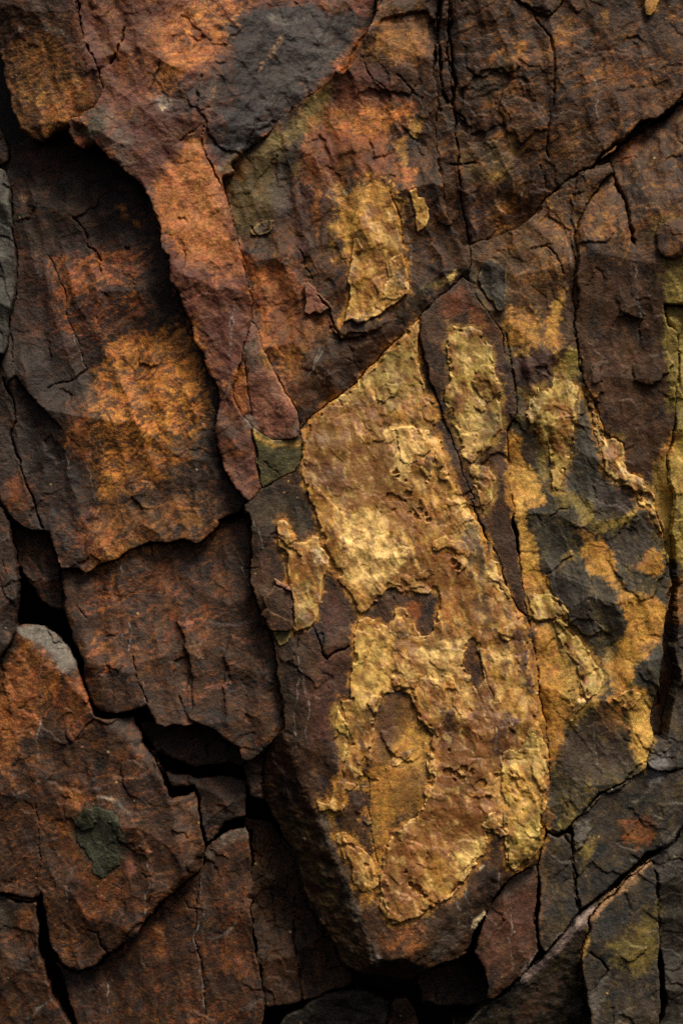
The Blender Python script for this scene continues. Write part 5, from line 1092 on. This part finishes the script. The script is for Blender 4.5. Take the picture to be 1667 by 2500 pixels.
stone('boulder', 'big central boulder coated with ragged yellow ochre crust, overhanging a black hollow', 'boulder', BOULDER,
      98, (-0.02, 0.04), [(664, 1673, 862, 2215, 104, 1.05), (640, 1500, 700, 1790, 92, 0.25), (850, 2212, 985, 2222, 98, 1.4), (1000, 2200, 1080, 2110, 98, 0.5)], 'brownsmooth', dict(CALM, big=9, sc=11, scs=130, ang=70, fold=4), gap=2.0, gapd=26, rnd=4,
      parts=[dict(name='mineral_crust', label='thick yellow ochre crust, pitted and peeling in layers', pal='ochre', thick=10, jag=0.20, holes=HOLES, rnd=4, rel=CR,
                  pts=[(966, 730), (952, 742), (930, 768), (905, 790), (880, 818), (842, 852), (820, 884), (790, 905), (740, 942), (706, 975)] + t11((530, 1200), (505, 1300), (515, 1420), (560, 1590), (600, 1690)) + t21((620, 130), (660, 280), (700, 370), (740, 500), (800, 570), (850, 640), (865, 690))
                  + tA((440, 390), (410, 450), (402, 530), (405, 640), (385, 720), (378, 800), (380, 880), (350, 885), (315, 855), (330, 910), (350, 1000), (370, 1060), (385, 1150), (350, 1250), (330, 1310), (270, 1430), (255, 1500), (180, 1480), (190, 1545), (240, 1540), (270, 1585), (320, 1560), (345, 1480), (400, 1400), (440, 1350), (500, 1300), (560, 1500), (600, 1700), (570, 1810), (560, 1900), (565, 2000), (555, 2090))
                  + t31((1000, 930), (1030, 980), (1045, 1030), (1080, 1055), (1130, 1040), (1200, 1020), (1300, 980), (1400, 910), (1450, 890), (1480, 860), (1550, 790)) + t32((80, 870), (170, 790), (220, 690), (260, 660), (310, 600), (330, 530), (340, 440), (400, 500), (425, 490), (430, 580), (445, 680), (490, 722), (540, 705), (590, 660), (650, 590), (675, 500), (688, 300), (690, 60))
                  + t22((690, 1660), (670, 1500), (645, 1340), (620, 1180), (590, 1000), (570, 860), (520, 720), (470, 640), (420, 560), (300, 300), (270, 160), (200, 20)) + t11((1560, 1640), (1480, 1480), (1420, 1300), (1390, 1180), (1370, 1000), (1300, 900), (1270, 800), (1250, 620), (1260, 470)),
                  subs=[dict(name='flake', label='broad tongue of paler crust hanging down to the lower right', pal='olivecrust', thick=8, jag=0.14, rnd=5, rel=dict(big=4, sc2=1, ter=1.4, sc2s=34),
                             pts=tA((1290, 1190), (1400, 1170), (1440, 1000), (1500, 1080), (1530, 1200), (1525, 1450), (1510, 1560), (1520, 1720), (1470, 1800), (1420, 1870), (1350, 1895), (1320, 1850), (1305, 1700), (1290, 1560), (1275, 1380), (1275, 1260)), ramp=(1225, 1690, 1215, 1790)),
                        dict(name='flake', label='pointed pale tongue with a hollow on its left', pal='goldslab', thick=6, pts=t11((1080, 1170), (1180, 1150), (1330, 1180), (1340, 1300), (1230, 1380), (1190, 1420), (1155, 1480), (1170, 1400), (1140, 1330), (1130, 1250)), rnd=4, rim=.8),
                        dict(name='flake', pal='goldslab', thick=5, pts=t11((1290, 1340), (1370, 1330), (1370, 1500), (1300, 1510), (1270, 1400)), rnd=3),
                        dict(name='flake', pal='goldslab', thick=5, pts=t11((1375, 1290), (1430, 1340), (1420, 1400), (1380, 1420), (1360, 1340)), rnd=3),
                        dict(name='flake', pal='goldslab', thick=5, pts=t11((1390, 1440), (1440, 1415), (1480, 1470), (1440, 1500), (1395, 1490)), rnd=3),
                        dict(name='flake', pal='ochre', thick=4.5, pts=t11((1250, 1030), (1330, 990), (1390, 1060), (1330, 1140), (1270, 1110)), rnd=3),
                        dict(name='flake', pal='olivecrust', thick=4.5, pts=t11((980, 900), (1060, 850), (1140, 880), (1110, 960), (1040, 1000), (985, 985)), rnd=3, ramp=(900, 860, 880, 910)),
                        dict(name='flake', label='ragged ochre flap with a shadowed lower edge above the rusty window', pal='ochre', thick=6, jag=.2, pts=tA((610, 735), (690, 720), (780, 760), (930, 720), (1000, 760), (1040, 850), (1050, 900), (1020, 1000), (990, 840), (960, 830), (940, 1000), (900, 1100), (840, 1030), (790, 1000), (760, 920), (740, 850), (660, 815)), rnd=3.5, ramp=(930, 1540, 960, 1600)),
                        dict(name='flake', pal='goldslab', thick=5, pts=tA((475, 895), (520, 840), (575, 860), (555, 960), (515, 965)), rnd=3),
                        dict(name='flake', label='small torn yellow scrap left of the broad tongue', pal='creamcrust', thick=8, pts=tA((1160, 1620), (1200, 1550), (1245, 1540), (1240, 1580), (1290, 1640), (1300, 1690), (1260, 1700), (1230, 1640), (1180, 1640)), rnd=2.5, jag=.2, rim=.8),
                        dict(name='flake', label='brown gold lower lobe with a long ragged foot', pal='ochre', thick=7, jag=.12, rnd=4, pts=tA((590, 1750), (640, 1690), (720, 1600), (800, 1560), (900, 1600), (1040, 1700), (1180, 1640), (1200, 1740), (1150, 1820), (1100, 1860), (1070, 1920), (1060, 2000)) + t31((1400, 905), (1300, 975), (1200, 1015), (1090, 1045), (1050, 1020), (1035, 900), (1010, 780)), ramp=(1020, 1880, 960, 1960)),
                        dict(name='flake', label='ochre lip over the little rust red hollow', pal='goldslab', thick=7, jag=.18, rnd=3, pts=t21((1340, 300), (1420, 230), (1500, 260), (1568, 280), (1568, 420), (1510, 470), (1530, 420), (1490, 380), (1440, 310), (1370, 330)), rim=.3),
                        dict(name='flake', pal='ochre', thick=5, jag=.2, rnd=3, pts=t21((1290, 560), (1180, 560), (1060, 520), (1100, 440), (1250, 470), (1400, 400), (1440, 430), (1330, 520)), ramp=(930, 1290, 930, 1345)),
                        dict(name='flake', pal='goldslab', thick=5, jag=.16, rnd=3, pts=tA((1270, 470), (1340, 420), (1350, 500), (1320, 530), (1290, 520)), ramp=(1155, 1430, 1165, 1465))]),
             dict(name='mineral_crust', label='two horned amber and cream plate standing off the slate', pal='ochre', thick=10, crisp=True, tk=.9, jag=0.06, rnd=6, rel=dict(big=3, sc2=2.4, sc2s=40, ter=0.8), rim=.5,
                  pts=t21((352, 150), (370, 132), (405, 130), (430, 160), (440, 220), (450, 260), (490, 275), (540, 270), (580, 225), (625, 240), (630, 300), (690, 370), (690, 430), (645, 510), (640, 600), (620, 680), (605, 770), (580, 800), (520, 825), (462, 840), (470, 760), (462, 640), (440, 560), (425, 480), (425, 400), (430, 350), (405, 320), (365, 300), (360, 200))),
             dict(name='stone_flake', label='angular dark chip with a pale broken edge at the foot of the horned plate', pal='brownsmooth', mat='rock', crisp=True, tk=1, thick=9, jag=0.06, rnd=2, rel=dict(CALM, big=2, sc=2, fold=0), rim=.35, rimcol='tan', stained=False,
                  pts=t21((340, 545), (400, 570), (440, 560), (455, 640), (460, 780), (445, 830), (320, 830), (265, 805), (245, 745), (290, 690), (270, 630)),
                  subs=[dict(name='flake', pal='brownsmooth', mat='rock', crisp=True, tk=1, thick=5, jag=.06, rnd=2, rel=dict(CALM, big=2, sc=2, fold=0), rim=.4, rimcol='tan', stained=False, pts=t21((245, 745), (295, 695), (330, 720), (450, 770), (450, 830), (330, 840), (265, 805)))]),
             dict(name='stone_flake', label='pale splinter on the upper edge of the dark chip', pal='pink', mat='rock', crisp=True, tk=1, thick=13, jag=0.06, rnd=2, rel=dict(CALM, big=2, sc=2, fold=0), rim=.6, rimcol='tan', stained=False, pts=t21((335, 500), (360, 510), (440, 555), (455, 580), (400, 560), (350, 540))),
             dict(name='stone_flake', pal='olive', mat='rock', crisp=True, tk=1, thick=4, jag=0.08, rnd=2, rel=dict(CALM, big=2, sc=2, fold=0), rim=.3, stained=False, pts=t21((330, 840), (450, 830), (440, 880), (375, 935), (355, 900))),
             dict(name='mineral_crust', label='olive film of crust left of the yellow strip', pal='olivecrust', thick=4, rnd=3, jag=.12, pts=tA((300, 910), (325, 920), (350, 1010), (375, 1090), (380, 1170), (345, 1250), (325, 1240), (320, 1130), (285, 1010)), ramp=(760, 1650, 790, 1650)),
             dict(name='mineral_crust', label='pale rimmed tongue lying across the brown window', pal='goldslab', thick=5, rnd=3, jag=.12, pts=tA((580, 1285), (640, 1200), (700, 1130), (760, 1170), (740, 1215), (700, 1245), (640, 1270)), ramp=(905, 1720, 915, 1755), rim=.6),
             dict(name='mineral_crust', label='thin curled ridge of crust edging the brown window', pal='goldslab', thick=9, rnd=2.5, jag=.08, pts=tA((845, 1190), (870, 1200), (885, 1290), (885, 1390), (850, 1460), (815, 1530), (800, 1530), (840, 1430), (855, 1370), (840, 1290)), rim=.7),
             dict(name='mineral_crust', label='jagged yellow crust on the lower left edge of the boulder', pal='ochre', thick=7, rnd=3, jag=.18, rel=CR, pts=t31((730, 490), (800, 480), (880, 560), (960, 640), (1000, 760), (985, 840), (930, 930), (900, 850), (850, 800), (835, 700), (795, 650), (765, 570))),
             dict(name='stone_flake', label='little rust brown flake on the vertical hairline', pal='rustbrown', mat='rock', crisp=True, tk=1, thick=6, rnd=2, rel=dict(CALM, big=2, sc=2, fold=0), stained=False, pts=tA((450, 1590), (470, 1600), (510, 1600), (512, 1615), (480, 1622)))])
stone('rock_block', 'dark rust block filling the upper right, above the slanting black joint', 'rock block',
      [(1000, -135), (1700, -135), (1700, 130)] + t02((1700, 520), (1568, 610), (1490, 680), (1400, 755), (1290, 770), (1200, 880), (1130, 960), (1000, 1050), (860, 1120), (720, 1230), (640, 1340), (520, 1440), (400, 1490), (300, 1520), (220, 1545), (170, 1560), (120, 1480), (70, 1350), (40, 1200), (10, 1050), (4, 940), (-5, 760), (10, 600), (-5, 300), (5, 100)),
      66, (0.10, -0.33), [(1560, 100, 1380, 330, 62, 0.0), (1300, 190, 1430, 330, 66, 0.16)], 'upper', dict(ROUGHB, sc=9, ang=-35), gap=5, gapd=30, rnd=6,
      parts=[dict(name='stone_flake', label='little hanging golden brown flake at the top edge', pal='ochre', mat='rock', crisp=True, tk=1, thick=8, rnd=3, pts=t02((1300, -60), (1440, -60), (1395, 60), (1360, 100), (1330, 95), (1315, 40)), rel=dict(CALM, big=2, sc=2, fold=0), stained=False),
             dict(name='stone_flake', pal='upper', mat='rock', crisp=True, tk=1, thick=6, rnd=3, pts=t02((480, -60), (800, -60), (780, 40), (700, 105), (620, 60), (540, 20)), rel=dict(CALM, big=2, sc=2, fold=0), stained=False, rim=.15)])
stone('rock_wall', 'rust stained wall with a yellow plate, between the arch and the long upper crack', 'rock slab',
      [(480, 250), (700, 100), (850, -135), (1060, -135), (1070, 300), (1075, 560), (1075, 640)] + [(1044, 668), (1005, 700), (970, 735), (940, 765), (900, 800), (860, 850), (820, 895), (760, 940), (710, 985), (640, 1000), (540, 800), (480, 450)],
      44, (0.05, 0.035), [(790, 780, 1060, 620, 56, 0.30)], 'upper', dict(ROUGHB, ang=-55), gap=2, gapd=22, rnd=5,
      parts=[dict(name='mineral_plate', label='golden slab with a straight overhanging foot', pal='goldslab', crisp=True, tk=1, thick=13, jag=0.08, rnd=4, ramp=(840, 440, 885, 690), rel=dict(big=3, sc2=2.2, sc2s=30, ter=1.0),
                  pts=tC((780, 560), (860, 300), (930, 180), (1030, 170), (1050, 260), (1070, 370), (1090, 480), (1100, 570), (1120, 650), (1140, 760), (1140, 830), (1060, 890), (1010, 920), (950, 970), (880, 1005), (815, 1030), (790, 1005), (780, 990), (700, 1035), (740, 990), (760, 900)),
                  subs=[dict(name='flake', pal='goldslab', thick=5, rnd=3, pts=tC((1000, 640), (1040, 600), (1100, 575), (1135, 700), (1130, 800), (1060, 870), (960, 880), (985, 780), (1010, 720)), rim=.6)]),
             dict(name='stone_flake', label='small triangular pinkish flake with a black gap at its left', pal='pink', mat='rock', crisp=True, tk=1, thick=13, jag=0.08, rnd=2.5, rel=dict(CALM, big=2, sc=2, fold=0), rimcol='tan', rim=.6, stained=False,
                  pts=tC((475, 770), (500, 752), (530, 780), (600, 860), (640, 890), (660, 920), (600, 940), (580, 960), (545, 945), (510, 965), (478, 945), (488, 860))),
             dict(name='mineral_plate', label='leaf shaped yellow flake right of the golden slab', pal='goldslab', crisp=True, film=False, thick=7, jag=0.08, rnd=2.5, rel=dict(big=1, sc2=1, ter=.5), stained=False, rim=.6,
                  pts=tC((1145, 185), (1190, 165), (1200, 220), (1240, 225), (1270, 290), (1262, 370), (1230, 420), (1200, 438), (1185, 380), (1175, 290))),
             dict(name='stone_flake', label='olive lip of stone beside the arch', pal='olive', mat='rock', crisp=True, tk=1, thick=7, rnd=3, rel=dict(CALM, big=2, sc=2, fold=0), stained=False, rim=.2, pts=tC((130, 420), (200, 350), (290, 360), (270, 410), (200, 450), (150, 450)), ramp=(590, 500, 600, 535)),
             dict(name='stone_flake', label='broken brown step under the golden slab', pal='brownsmooth', mat='rock', crisp=True, tk=1, thick=6, rnd=2, rel=dict(CALM, big=2, sc=2, fold=0), stained=False, rim=.1, pts=tC((690, 1060), (780, 990), (880, 1010), (950, 980), (930, 1060), (850, 1080), (715, 1120)))])
stone('mottled_rock', 'dark jointed face mottled with olive crust, right of the long vertical crack', 'rock slab',
      [(1060, 570), (1110, 540), (1180, 510), (1256, 450), (1364, 378), (1400, 372), (1412, 392), (1345, 470), (1316, 545), (1318, 640), (1316, 744), (1330, 824), (1340, 880), (1366, 925), (1388, 1015), (1432, 1078), (1480, 1120), (1508, 1175), (1524, 1250), (1538, 1310), (1535, 1400), (1522, 1500), (1505, 1600), (1500, 1690), (1482, 1765)]
      + [(1440, 1790), (1382, 1818), (1340, 1860), (1308, 1895)] + t32((800, 482), (740, 490), (705, 465), (690, 470), (690, 0), (560, -900), (400, -1800)) + [(1140, 1000), (1100, 760), (1075, 650)],
      58, (0.01, 0.0), [(1180, 600, 1110, 800, 62, 0.0), (1380, 1200, 1500, 1500, 62, 0.0)], 'mottled', dict(ROUGHB, ang=55), gap=2.4, gapd=24, rnd=5, ang=40,
      parts=[dict(name='mineral_plate', label='spiky topped olive yellow plate with a torn left edge', pal='olivecrust', thick=9, jag=.16, rnd=4, rel=dict(big=3, sc2=1, ter=1.4), ramp=(1300, 850, 1290, 930),
                  pts=tB((190, 260), (215, 180), (260, 110), (340, 120), (365, 30), (390, -30), (410, 30), (440, 75), (480, 60), (495, 100), (488, 150), (480, 250), (470, 350), (450, 500), (410, 620), (390, 690), (355, 700), (350, 640), (345, 560), (335, 480), (330, 435), (290, 430), (270, 390), (240, 350), (210, 300))),
             dict(name='mineral_vein', label='pale yellow vein running down the joint like a cord', pal='creamcrust', thick=10, jag=.14, rnd=6, rel=dict(big=2, sc2=2, sc2s=18, ter=1.2),
                  pts=tB((505, 125), (540, 118), (578, 158), (588, 220), (604, 290), (634, 370), (660, 405), (700, 400), (755, 460), (752, 540), (780, 600), (835, 620), (872, 660), (912, 700), (932, 760), (958, 850), (985, 960), (960, 930), (930, 850), (890, 800), (850, 790), (835, 730), (800, 685), (740, 662), (680, 642), (648, 590), (638, 520), (610, 420), (585, 320), (572, 240), (556, 180))),
             dict(name='mineral_plate', label='rounded olive lip overhanging beside the crack', pal='olivecrust', thick=11, jag=.1, rnd=5, rel=dict(big=2, sc2=2, ter=.8), ramp=(1250, 1350, 1252, 1400), pts=tB((205, 1300), (240, 1270), (330, 1270), (400, 1340), (435, 1400), (430, 1440), (380, 1442), (362, 1425), (330, 1440), (265, 1450), (230, 1420), (205, 1370))),
             dict(name='mineral_plate', label='slanting olive bar with a black slot along its left edge', pal='olivecrust', thick=10, jag=.07, rnd=5, rel=dict(big=2, sc2=1.6, ter=.8), pts=tB((348, 1450), (385, 1440), (440, 1475), (500, 1550), (560, 1620), (650, 1740), (640, 1790), (600, 1870), (545, 1900), (520, 1830), (500, 1760), (490, 1710), (440, 1650), (400, 1585), (370, 1520)), ramp=(1370, 1480, 1320, 1500)),
             dict(name='pebble', label='cream pebble lodged at the foot of the olive bar', pal='creamcrust', thick=4, dome=(10, 8), jag=.05, rnd=2, rel=dict(big=0, sc2=0, ter=0, grain=.4), stained=False, pts=tB(*ell(522, 1845, 32, 17, -50))),
             dict(name='mineral_vein', label='short cream vein below the pebble', pal='creamcrust', thick=5, jag=.1, rnd=3, rel=dict(big=1, sc2=1, ter=0), stained=False, pts=tB((450, 1990), (460, 1930), (500, 1890), (560, 1865), (580, 1870), (540, 1910), (490, 1960), (460, 2020), (440, 2040))),
             dict(name='mineral_plate', label='ochre flake with a black gap beneath, near the lower right corner of the face', pal='ochre', thick=9, jag=.1, rnd=4, pts=tB((730, 1870), (790, 1840), (870, 1850), (850, 1890), (775, 1965), (730, 1915), (690, 1890)), rel=dict(big=1, sc2=1.6, ter=.6)),
             dict(name='stone_plate', label='diamond shaped dark plate in the middle of the face', pal='slate', mat='slate', thick=7, jag=.08, rnd=4, rel=dict(CALM, big=2, sc=2, fold=0), stained=False, rim=.12, pts=tB((300, 1140), (440, 1090), (520, 1140), (560, 1260), (580, 1400), (650, 1500), (560, 1540), (440, 1470), (420, 1380), (340, 1290)), ramp=(1340, 1300, 1290, 1420)),
             dict(name='stone_flake', label='dark leaf shaped chip beside the crack, above the ochre strip', pal='slate', mat='rock', crisp=True, tk=1, thick=8, jag=.08, rnd=3, rel=dict(CALM, big=2, sc=2, fold=0), stained=False, rim=.15, pts=t12((260, 200), (280, 120), (340, 80), (400, 110), (440, 150), (450, 260), (440, 380), (400, 420), (330, 340), (280, 260)))])
stone('rock_slab', 'smooth brown slab with a tongue shaped lower half, right of the pale vein', 'rock slab',
      [(1290, 450), (1360, 372), (1420, 330), (1480, 290), (1568, 218), (1700, 110), (1700, 760), (1560, 700), (1524, 700), (1532, 745), (1552, 762), (1557, 860), (1550, 930), (1545, 1000), (1535, 1100), (1545, 1200), (1550, 1300), (1545, 1480), (1530, 1700), (1440, 1700), (1440, 1300), (1300, 950)],
      58, (0.0, -0.12), [(1620, 270, 1400, 455, 56, 0.55)], 'brownsmooth', dict(CALM, big=9, sc=14, scs=120, ang=75, fold=5), gap=2.5, gapd=28, rnd=6,
      parts=[dict(name='stone_flake', label='rounded olive brown knob hanging at the right edge', pal='upper', mat='rock', crisp=True, tk=1, thick=11, dome=(26, 6), rnd=5, jag=.12, rel=dict(CALM, big=2, sc=2, fold=0), rim=.05, ramp=(1500, 515, 1512, 575), pts=t02((1390, 1430), (1500, 1410), (1620, 1450), (1620, 1600), (1540, 1650), (1460, 1665), (1400, 1640), (1385, 1570)))])
stone('rock_wall', 'ochre streaked wall at the right edge of the picture, behind the black crack', 'rock slab',
      [(1510, 680), (1700, 640), (1700, 1760), (1490, 1760), (1480, 1600), (1480, 1150), (1510, 900)], 52, (-0.02, 0.0), [], 'slatebrown', dict(ROUGHB, ang=80), gap=4, gapd=24, rnd=6)
pebble_at = t02((735, 1400), (770, 1390), (800, 1400), (812, 1440), (800, 1480), (770, 1495), (740, 1470), (730, 1430))
stone('small_block', 'small upright olive brown block wedged in the lower right joint', 'rock block',
      t32((705, 485), (740, 505), (775, 515), (800, 500), (830, 485), (850, 492), (860, 600), (872, 700), (880, 800), (893, 900), (906, 970), (880, 1010), (800, 1120), (690, 1238), (660, 1200), (648, 1100), (655, 900), (650, 760), (642, 700)),
      62, (0, 0.02), [], 'slatebrown', dict(CALM, ang=60), mat='slate', gap=4, gapd=34, rnd=4, jag=.05)
stone('rock_wedge', 'four sided reddish wedge with a rounded foot over the black bottom hollow', 'rock wedge',
      t32((480, 762), (560, 720), (632, 695), (642, 760), (634, 900), (626, 1060), (634, 1150), (645, 1236), (560, 1370), (500, 1430), (430, 1495), (390, 1530), (350, 1552), (315, 1540), (325, 1450), (310, 1380), (290, 1330), (240, 1250), (262, 1150), (310, 1005), (350, 930), (400, 862)),
      72, (0.0, 0.05), [(1075, 2200, 1110, 2080, 70, 0.0), (1110, 2275, 1190, 2225, 74, 0.5)], 'brownsmooth', dict(CALM, ang=-50), mat='slate', gap=4, gapd=34, rnd=8, jag=.05)
stone('rock_slab', 'slanting slab with rust and olive patches above the long diagonal joint, lower right', 'rock slab',
      [(1312, 1888), (1342, 1858), (1384, 1818), (1440, 1790), (1482, 1762), (1500, 1700), (1580, 1640), (1700, 1600), (1700, 1790)] + t32((1700, 330), (1568, 430), (1520, 500), (1460, 560), (1400, 590), (1340, 600), (1250, 690), (1150, 780), (1060, 860), (970, 930), (915, 965), (900, 920), (885, 780), (865, 620)),
      48, (0.0, 0.0), [], 'slatebrown', dict(CALM, sc=7, ang=-42), mat='slate', gap=4, gapd=34, rnd=6)
stone('rock_slab', 'olive slab with a bright top rim, right of the ragged vertical crack at the bottom', 'rock slab',
      t32((1365, 655), (1385, 760), (1402, 900), (1412, 1080), (1410, 1400), (1404, 1800), (1000, 1800), (985, 1640), (960, 1560), (945, 1450), (925, 1300), (960, 1160), (985, 1090), (975, 1040), (1060, 930), (1180, 820), (1290, 720)),
      40, (0.06, 0.0), [], 'slatebrown', dict(CALM, sc=6, ang=-50), mat='slate', gap=4, gapd=30, rnd=6)
stone('rock_ridge', 'long slanting ridge with a pale violet crest above the bottom edge', 'rock ridge',
      t32((1362, 638), (1290, 700), (1200, 770), (1050, 890), (910, 1000), (800, 1130), (700, 1252), (600, 1340), (500, 1430), (380, 1545), (250, 1640), (100, 1800), (1050, 1800), (1050, 1300), (1040, 1000), (1300, 740)),
      34, (0.0, 0.0), [(1370, 2080, 1150, 2296, 46, 0.8), (1160, 2260, 1364, 2090, 36, 0.55)], 'slatebrown', dict(CALM, sc=8, scs=80, ang=-45), mat='slate', gap=4, gapd=30, rnd=6)
stone('rock_mass', 'weathered blue grey mass in the lower right corner', 'rock block',
      t32((1340, 640), (1480, 490), (1568, 420), (1750, 280), (1900, 300), (1900, 1850), (1390, 1850), (1400, 1000)), 4, (-0.2, -0.1), [], 'bluegrey', dict(ROUGHB, sc=16, scs=90, ang=10), mat='slate', gap=4, rnd=10)
stone('boulder', 'rust boulder with a dark green lichen patch, lower left', 'boulder',
      t20((-360, 990), (0, 1005), (45, 920), (82, 868), (92, 815), (130, 802), (180, 798), (270, 810), (350, 868), (432, 950), (470, 1020), (490, 1085), (515, 1150), (545, 1225), (575, 1310), (602, 1380), (660, 1400), (760, 1395), (850, 1388), (875, 1460), (905, 1550), (950, 1610), (1000, 1690))
      + t30((1010, 60), (1045, 130), (1072, 195), (1082, 262), (1150, 250), (1240, 228), (1262, 290), (1275, 360), (1290, 480), (1302, 600), (1296, 690), (1250, 735), (1190, 775), (1120, 850), (1050, 905), (930, 1030), (850, 1150), (770, 1200), (700, 1255), (620, 1325), (560, 1360), (480, 1382), (400, 1342), (345, 1260), (300, 1180), (285, 1000), (262, 930), (248, 870), (235, 905), (140, 908), (80, 895), (0, 880), (-360, 870)),
      46, (0.13, -0.04), [(200, 2225, 465, 1985, 56, 0.5), (150, 1560, 50, 1480, 48, 0.5)], 'rustbrown', dict(FINE, ang=-15, fold=5), gap=5, gapd=40, rnd=9,
      parts=[dict(name='lichen_patch', label='dark green lichen patch flecked with pale specks', pal='lichen', mat='rock', crisp=True, tk=1, thick=3, jag=.16, rnd=1.5, stained=False, rim=0, rel=dict(big=0, sc=0, sc2=1.4, sc2s=9, ter=0, grain=1.6, fold=0, rip=.8, rips=7),
                  pts=t30((490, 420), (540, 320), (620, 310), (700, 330), (770, 400), (775, 520), (770, 680), (700, 720), (650, 765), (600, 740), (570, 640), (510, 570), (485, 500)))])
stone('rock_block', 'brown block in the bottom left corner under the lichen boulder', 'rock block',
      t30((-360, 860), (0, 870), (60, 890), (240, 900), (236, 1000), (248, 1120), (280, 1300), (320, 1480), (338, 1540), (395, 1620), (450, 1699), (480, 1850), (-360, 1850)), -6, (0.10, -0.05), [], 'rustbrown', dict(FINE, ang=-30), gap=8, gapd=40, rnd=9)
stone('rock_slab', 'wide brown slab with two long hairlines along the bottom, right of the corner block', 'rock slab',
      t30((340, 1330), (480, 1350), (900, 1000), (1200, 720), (1300, 610), (1420, 490), (1500, 455), (1568, 440)) + t31((160, 448), (172, 470), (180, 560), (190, 700), (198, 900), (202, 1050), (212, 1200), (238, 1360), (262, 1480), (276, 1580), (276, 1850)) + t30((520, 1850), (480, 1690), (430, 1560), (400, 1440)),
      4, (0.08, -0.04), [], 'rustbrown', dict(FINE, sc=6, rip=1.4, ang=-75), gap=5, gapd=40, rnd=7)
stone('recess_stone', 'dark layered stone under the pointed foot of the brown slab', 'stone',
      [(580, 1700), (690, 1700), (735, 1850), (752, 1900), (690, 1890), (620, 1850), (575, 1830), (560, 1760)], 10, (0.1, -0.1), [], 'dark', dict(DARKR), gap=4, rnd=8)
stone('recess_stone', 'dim orange brown stone in the recess left of the black gap, under the brown slab', 'stone',
      t20((880, 1420), (1000, 1420), (1300, 1420), (1600, 1640), (1600, 1800), (1000, 1740), (930, 1580)) + t30((1568, 60), (1568, 370), (1500, 385), (1430, 410), (1380, 500), (1320, 560), (1290, 420), (1275, 300), (1240, 170), (1190, 185), (1090, 185), (1040, 80), (1000, 0)), -18, (0, 0.05), [], 'dark', dict(DARKR), gap=6, gapd=30, rnd=8)
stone('recess_slab', 'shaded brown slab with dark upright joints, sunk left of the boulder', 'rock slab',
      t31((150, 380), (330, 420), (500, 700), (700, 1050), (820, 1300), (840, 1440), (760, 1480), (690, 1490), (600, 1530), (500, 1555), (390, 1570), (285, 1585), (262, 1500), (225, 1300), (200, 1050), (180, 700)), -100, (-0.12, 0.02), [], 'brownsmooth', dict(DARKR, ang=80), gap=5, gapd=30, rnd=8)
stone('recess_stone', 'dim triangular stone in the hollow above the grey topped boulder', 'stone',
      t20((70, 180), (340, 180), (420, 420), (420, 700), (360, 700), (290, 660), (210, 560), (150, 470), (110, 400), (95, 300)), -22, (0.2, -0.1), [], 'dark', dict(DARKR, ang=60), gap=4, rnd=9)
stone('bottom_stone', 'blue black stone at the bottom edge, below the boulder', 'stone',
      t31((300, 1760), (420, 1640), (520, 1600), (700, 1500), (900, 1480), (1080, 1560), (1040, 1800), (300, 1850)), -110, (0, -0.1), [], 'bluegrey', dict(DARKR), mat='slate', gap=4, rnd=12)
stone('bottom_stone', 'dim brown stone at the bottom edge, right of the blue black one', 'stone',
      t31((980, 1700), (1040, 1600), (1120, 1530), (1190, 1530), (1230, 1600), (1262, 1720), (1280, 1850), (960, 1850)), -100, (0, -0.1), [], 'brownsmooth', dict(CALM), gap=4, rnd=10)
stone('recess_stone', 'near black stone deep in the hollow under the boulder and the reddish wedge', 'stone',
      t32((-200, 1240), (100, 1230), (330, 1330), (360, 1560), (200, 1580), (-100, 1560)), -95, (0, 0.2), [], 'dark', dict(DARKR), gap=4, rnd=12)
me = bpy.data.meshes.new('bedrock')                            # plain rock behind everything, well past the frame
me.from_pydata([(-3, .31, -1), (3, .31, -1), (3, .31, 5), (-3, .31, 5)], [], [(0, 1, 2, 3)])
ca = me.color_attributes.new('tint', 'FLOAT_COLOR', 'POINT'); ca.data.foreach_set('color', [.022, .015, .011, 1] * 4)
me.materials.append(MAT['rock'])
bed = bpy.data.objects.new('bedrock', me); COL.objects.link(bed); bed['kind'] = 'structure'
bed['label'] = 'plain dark bedrock far behind the broken face'; bed['category'] = 'bedrock'
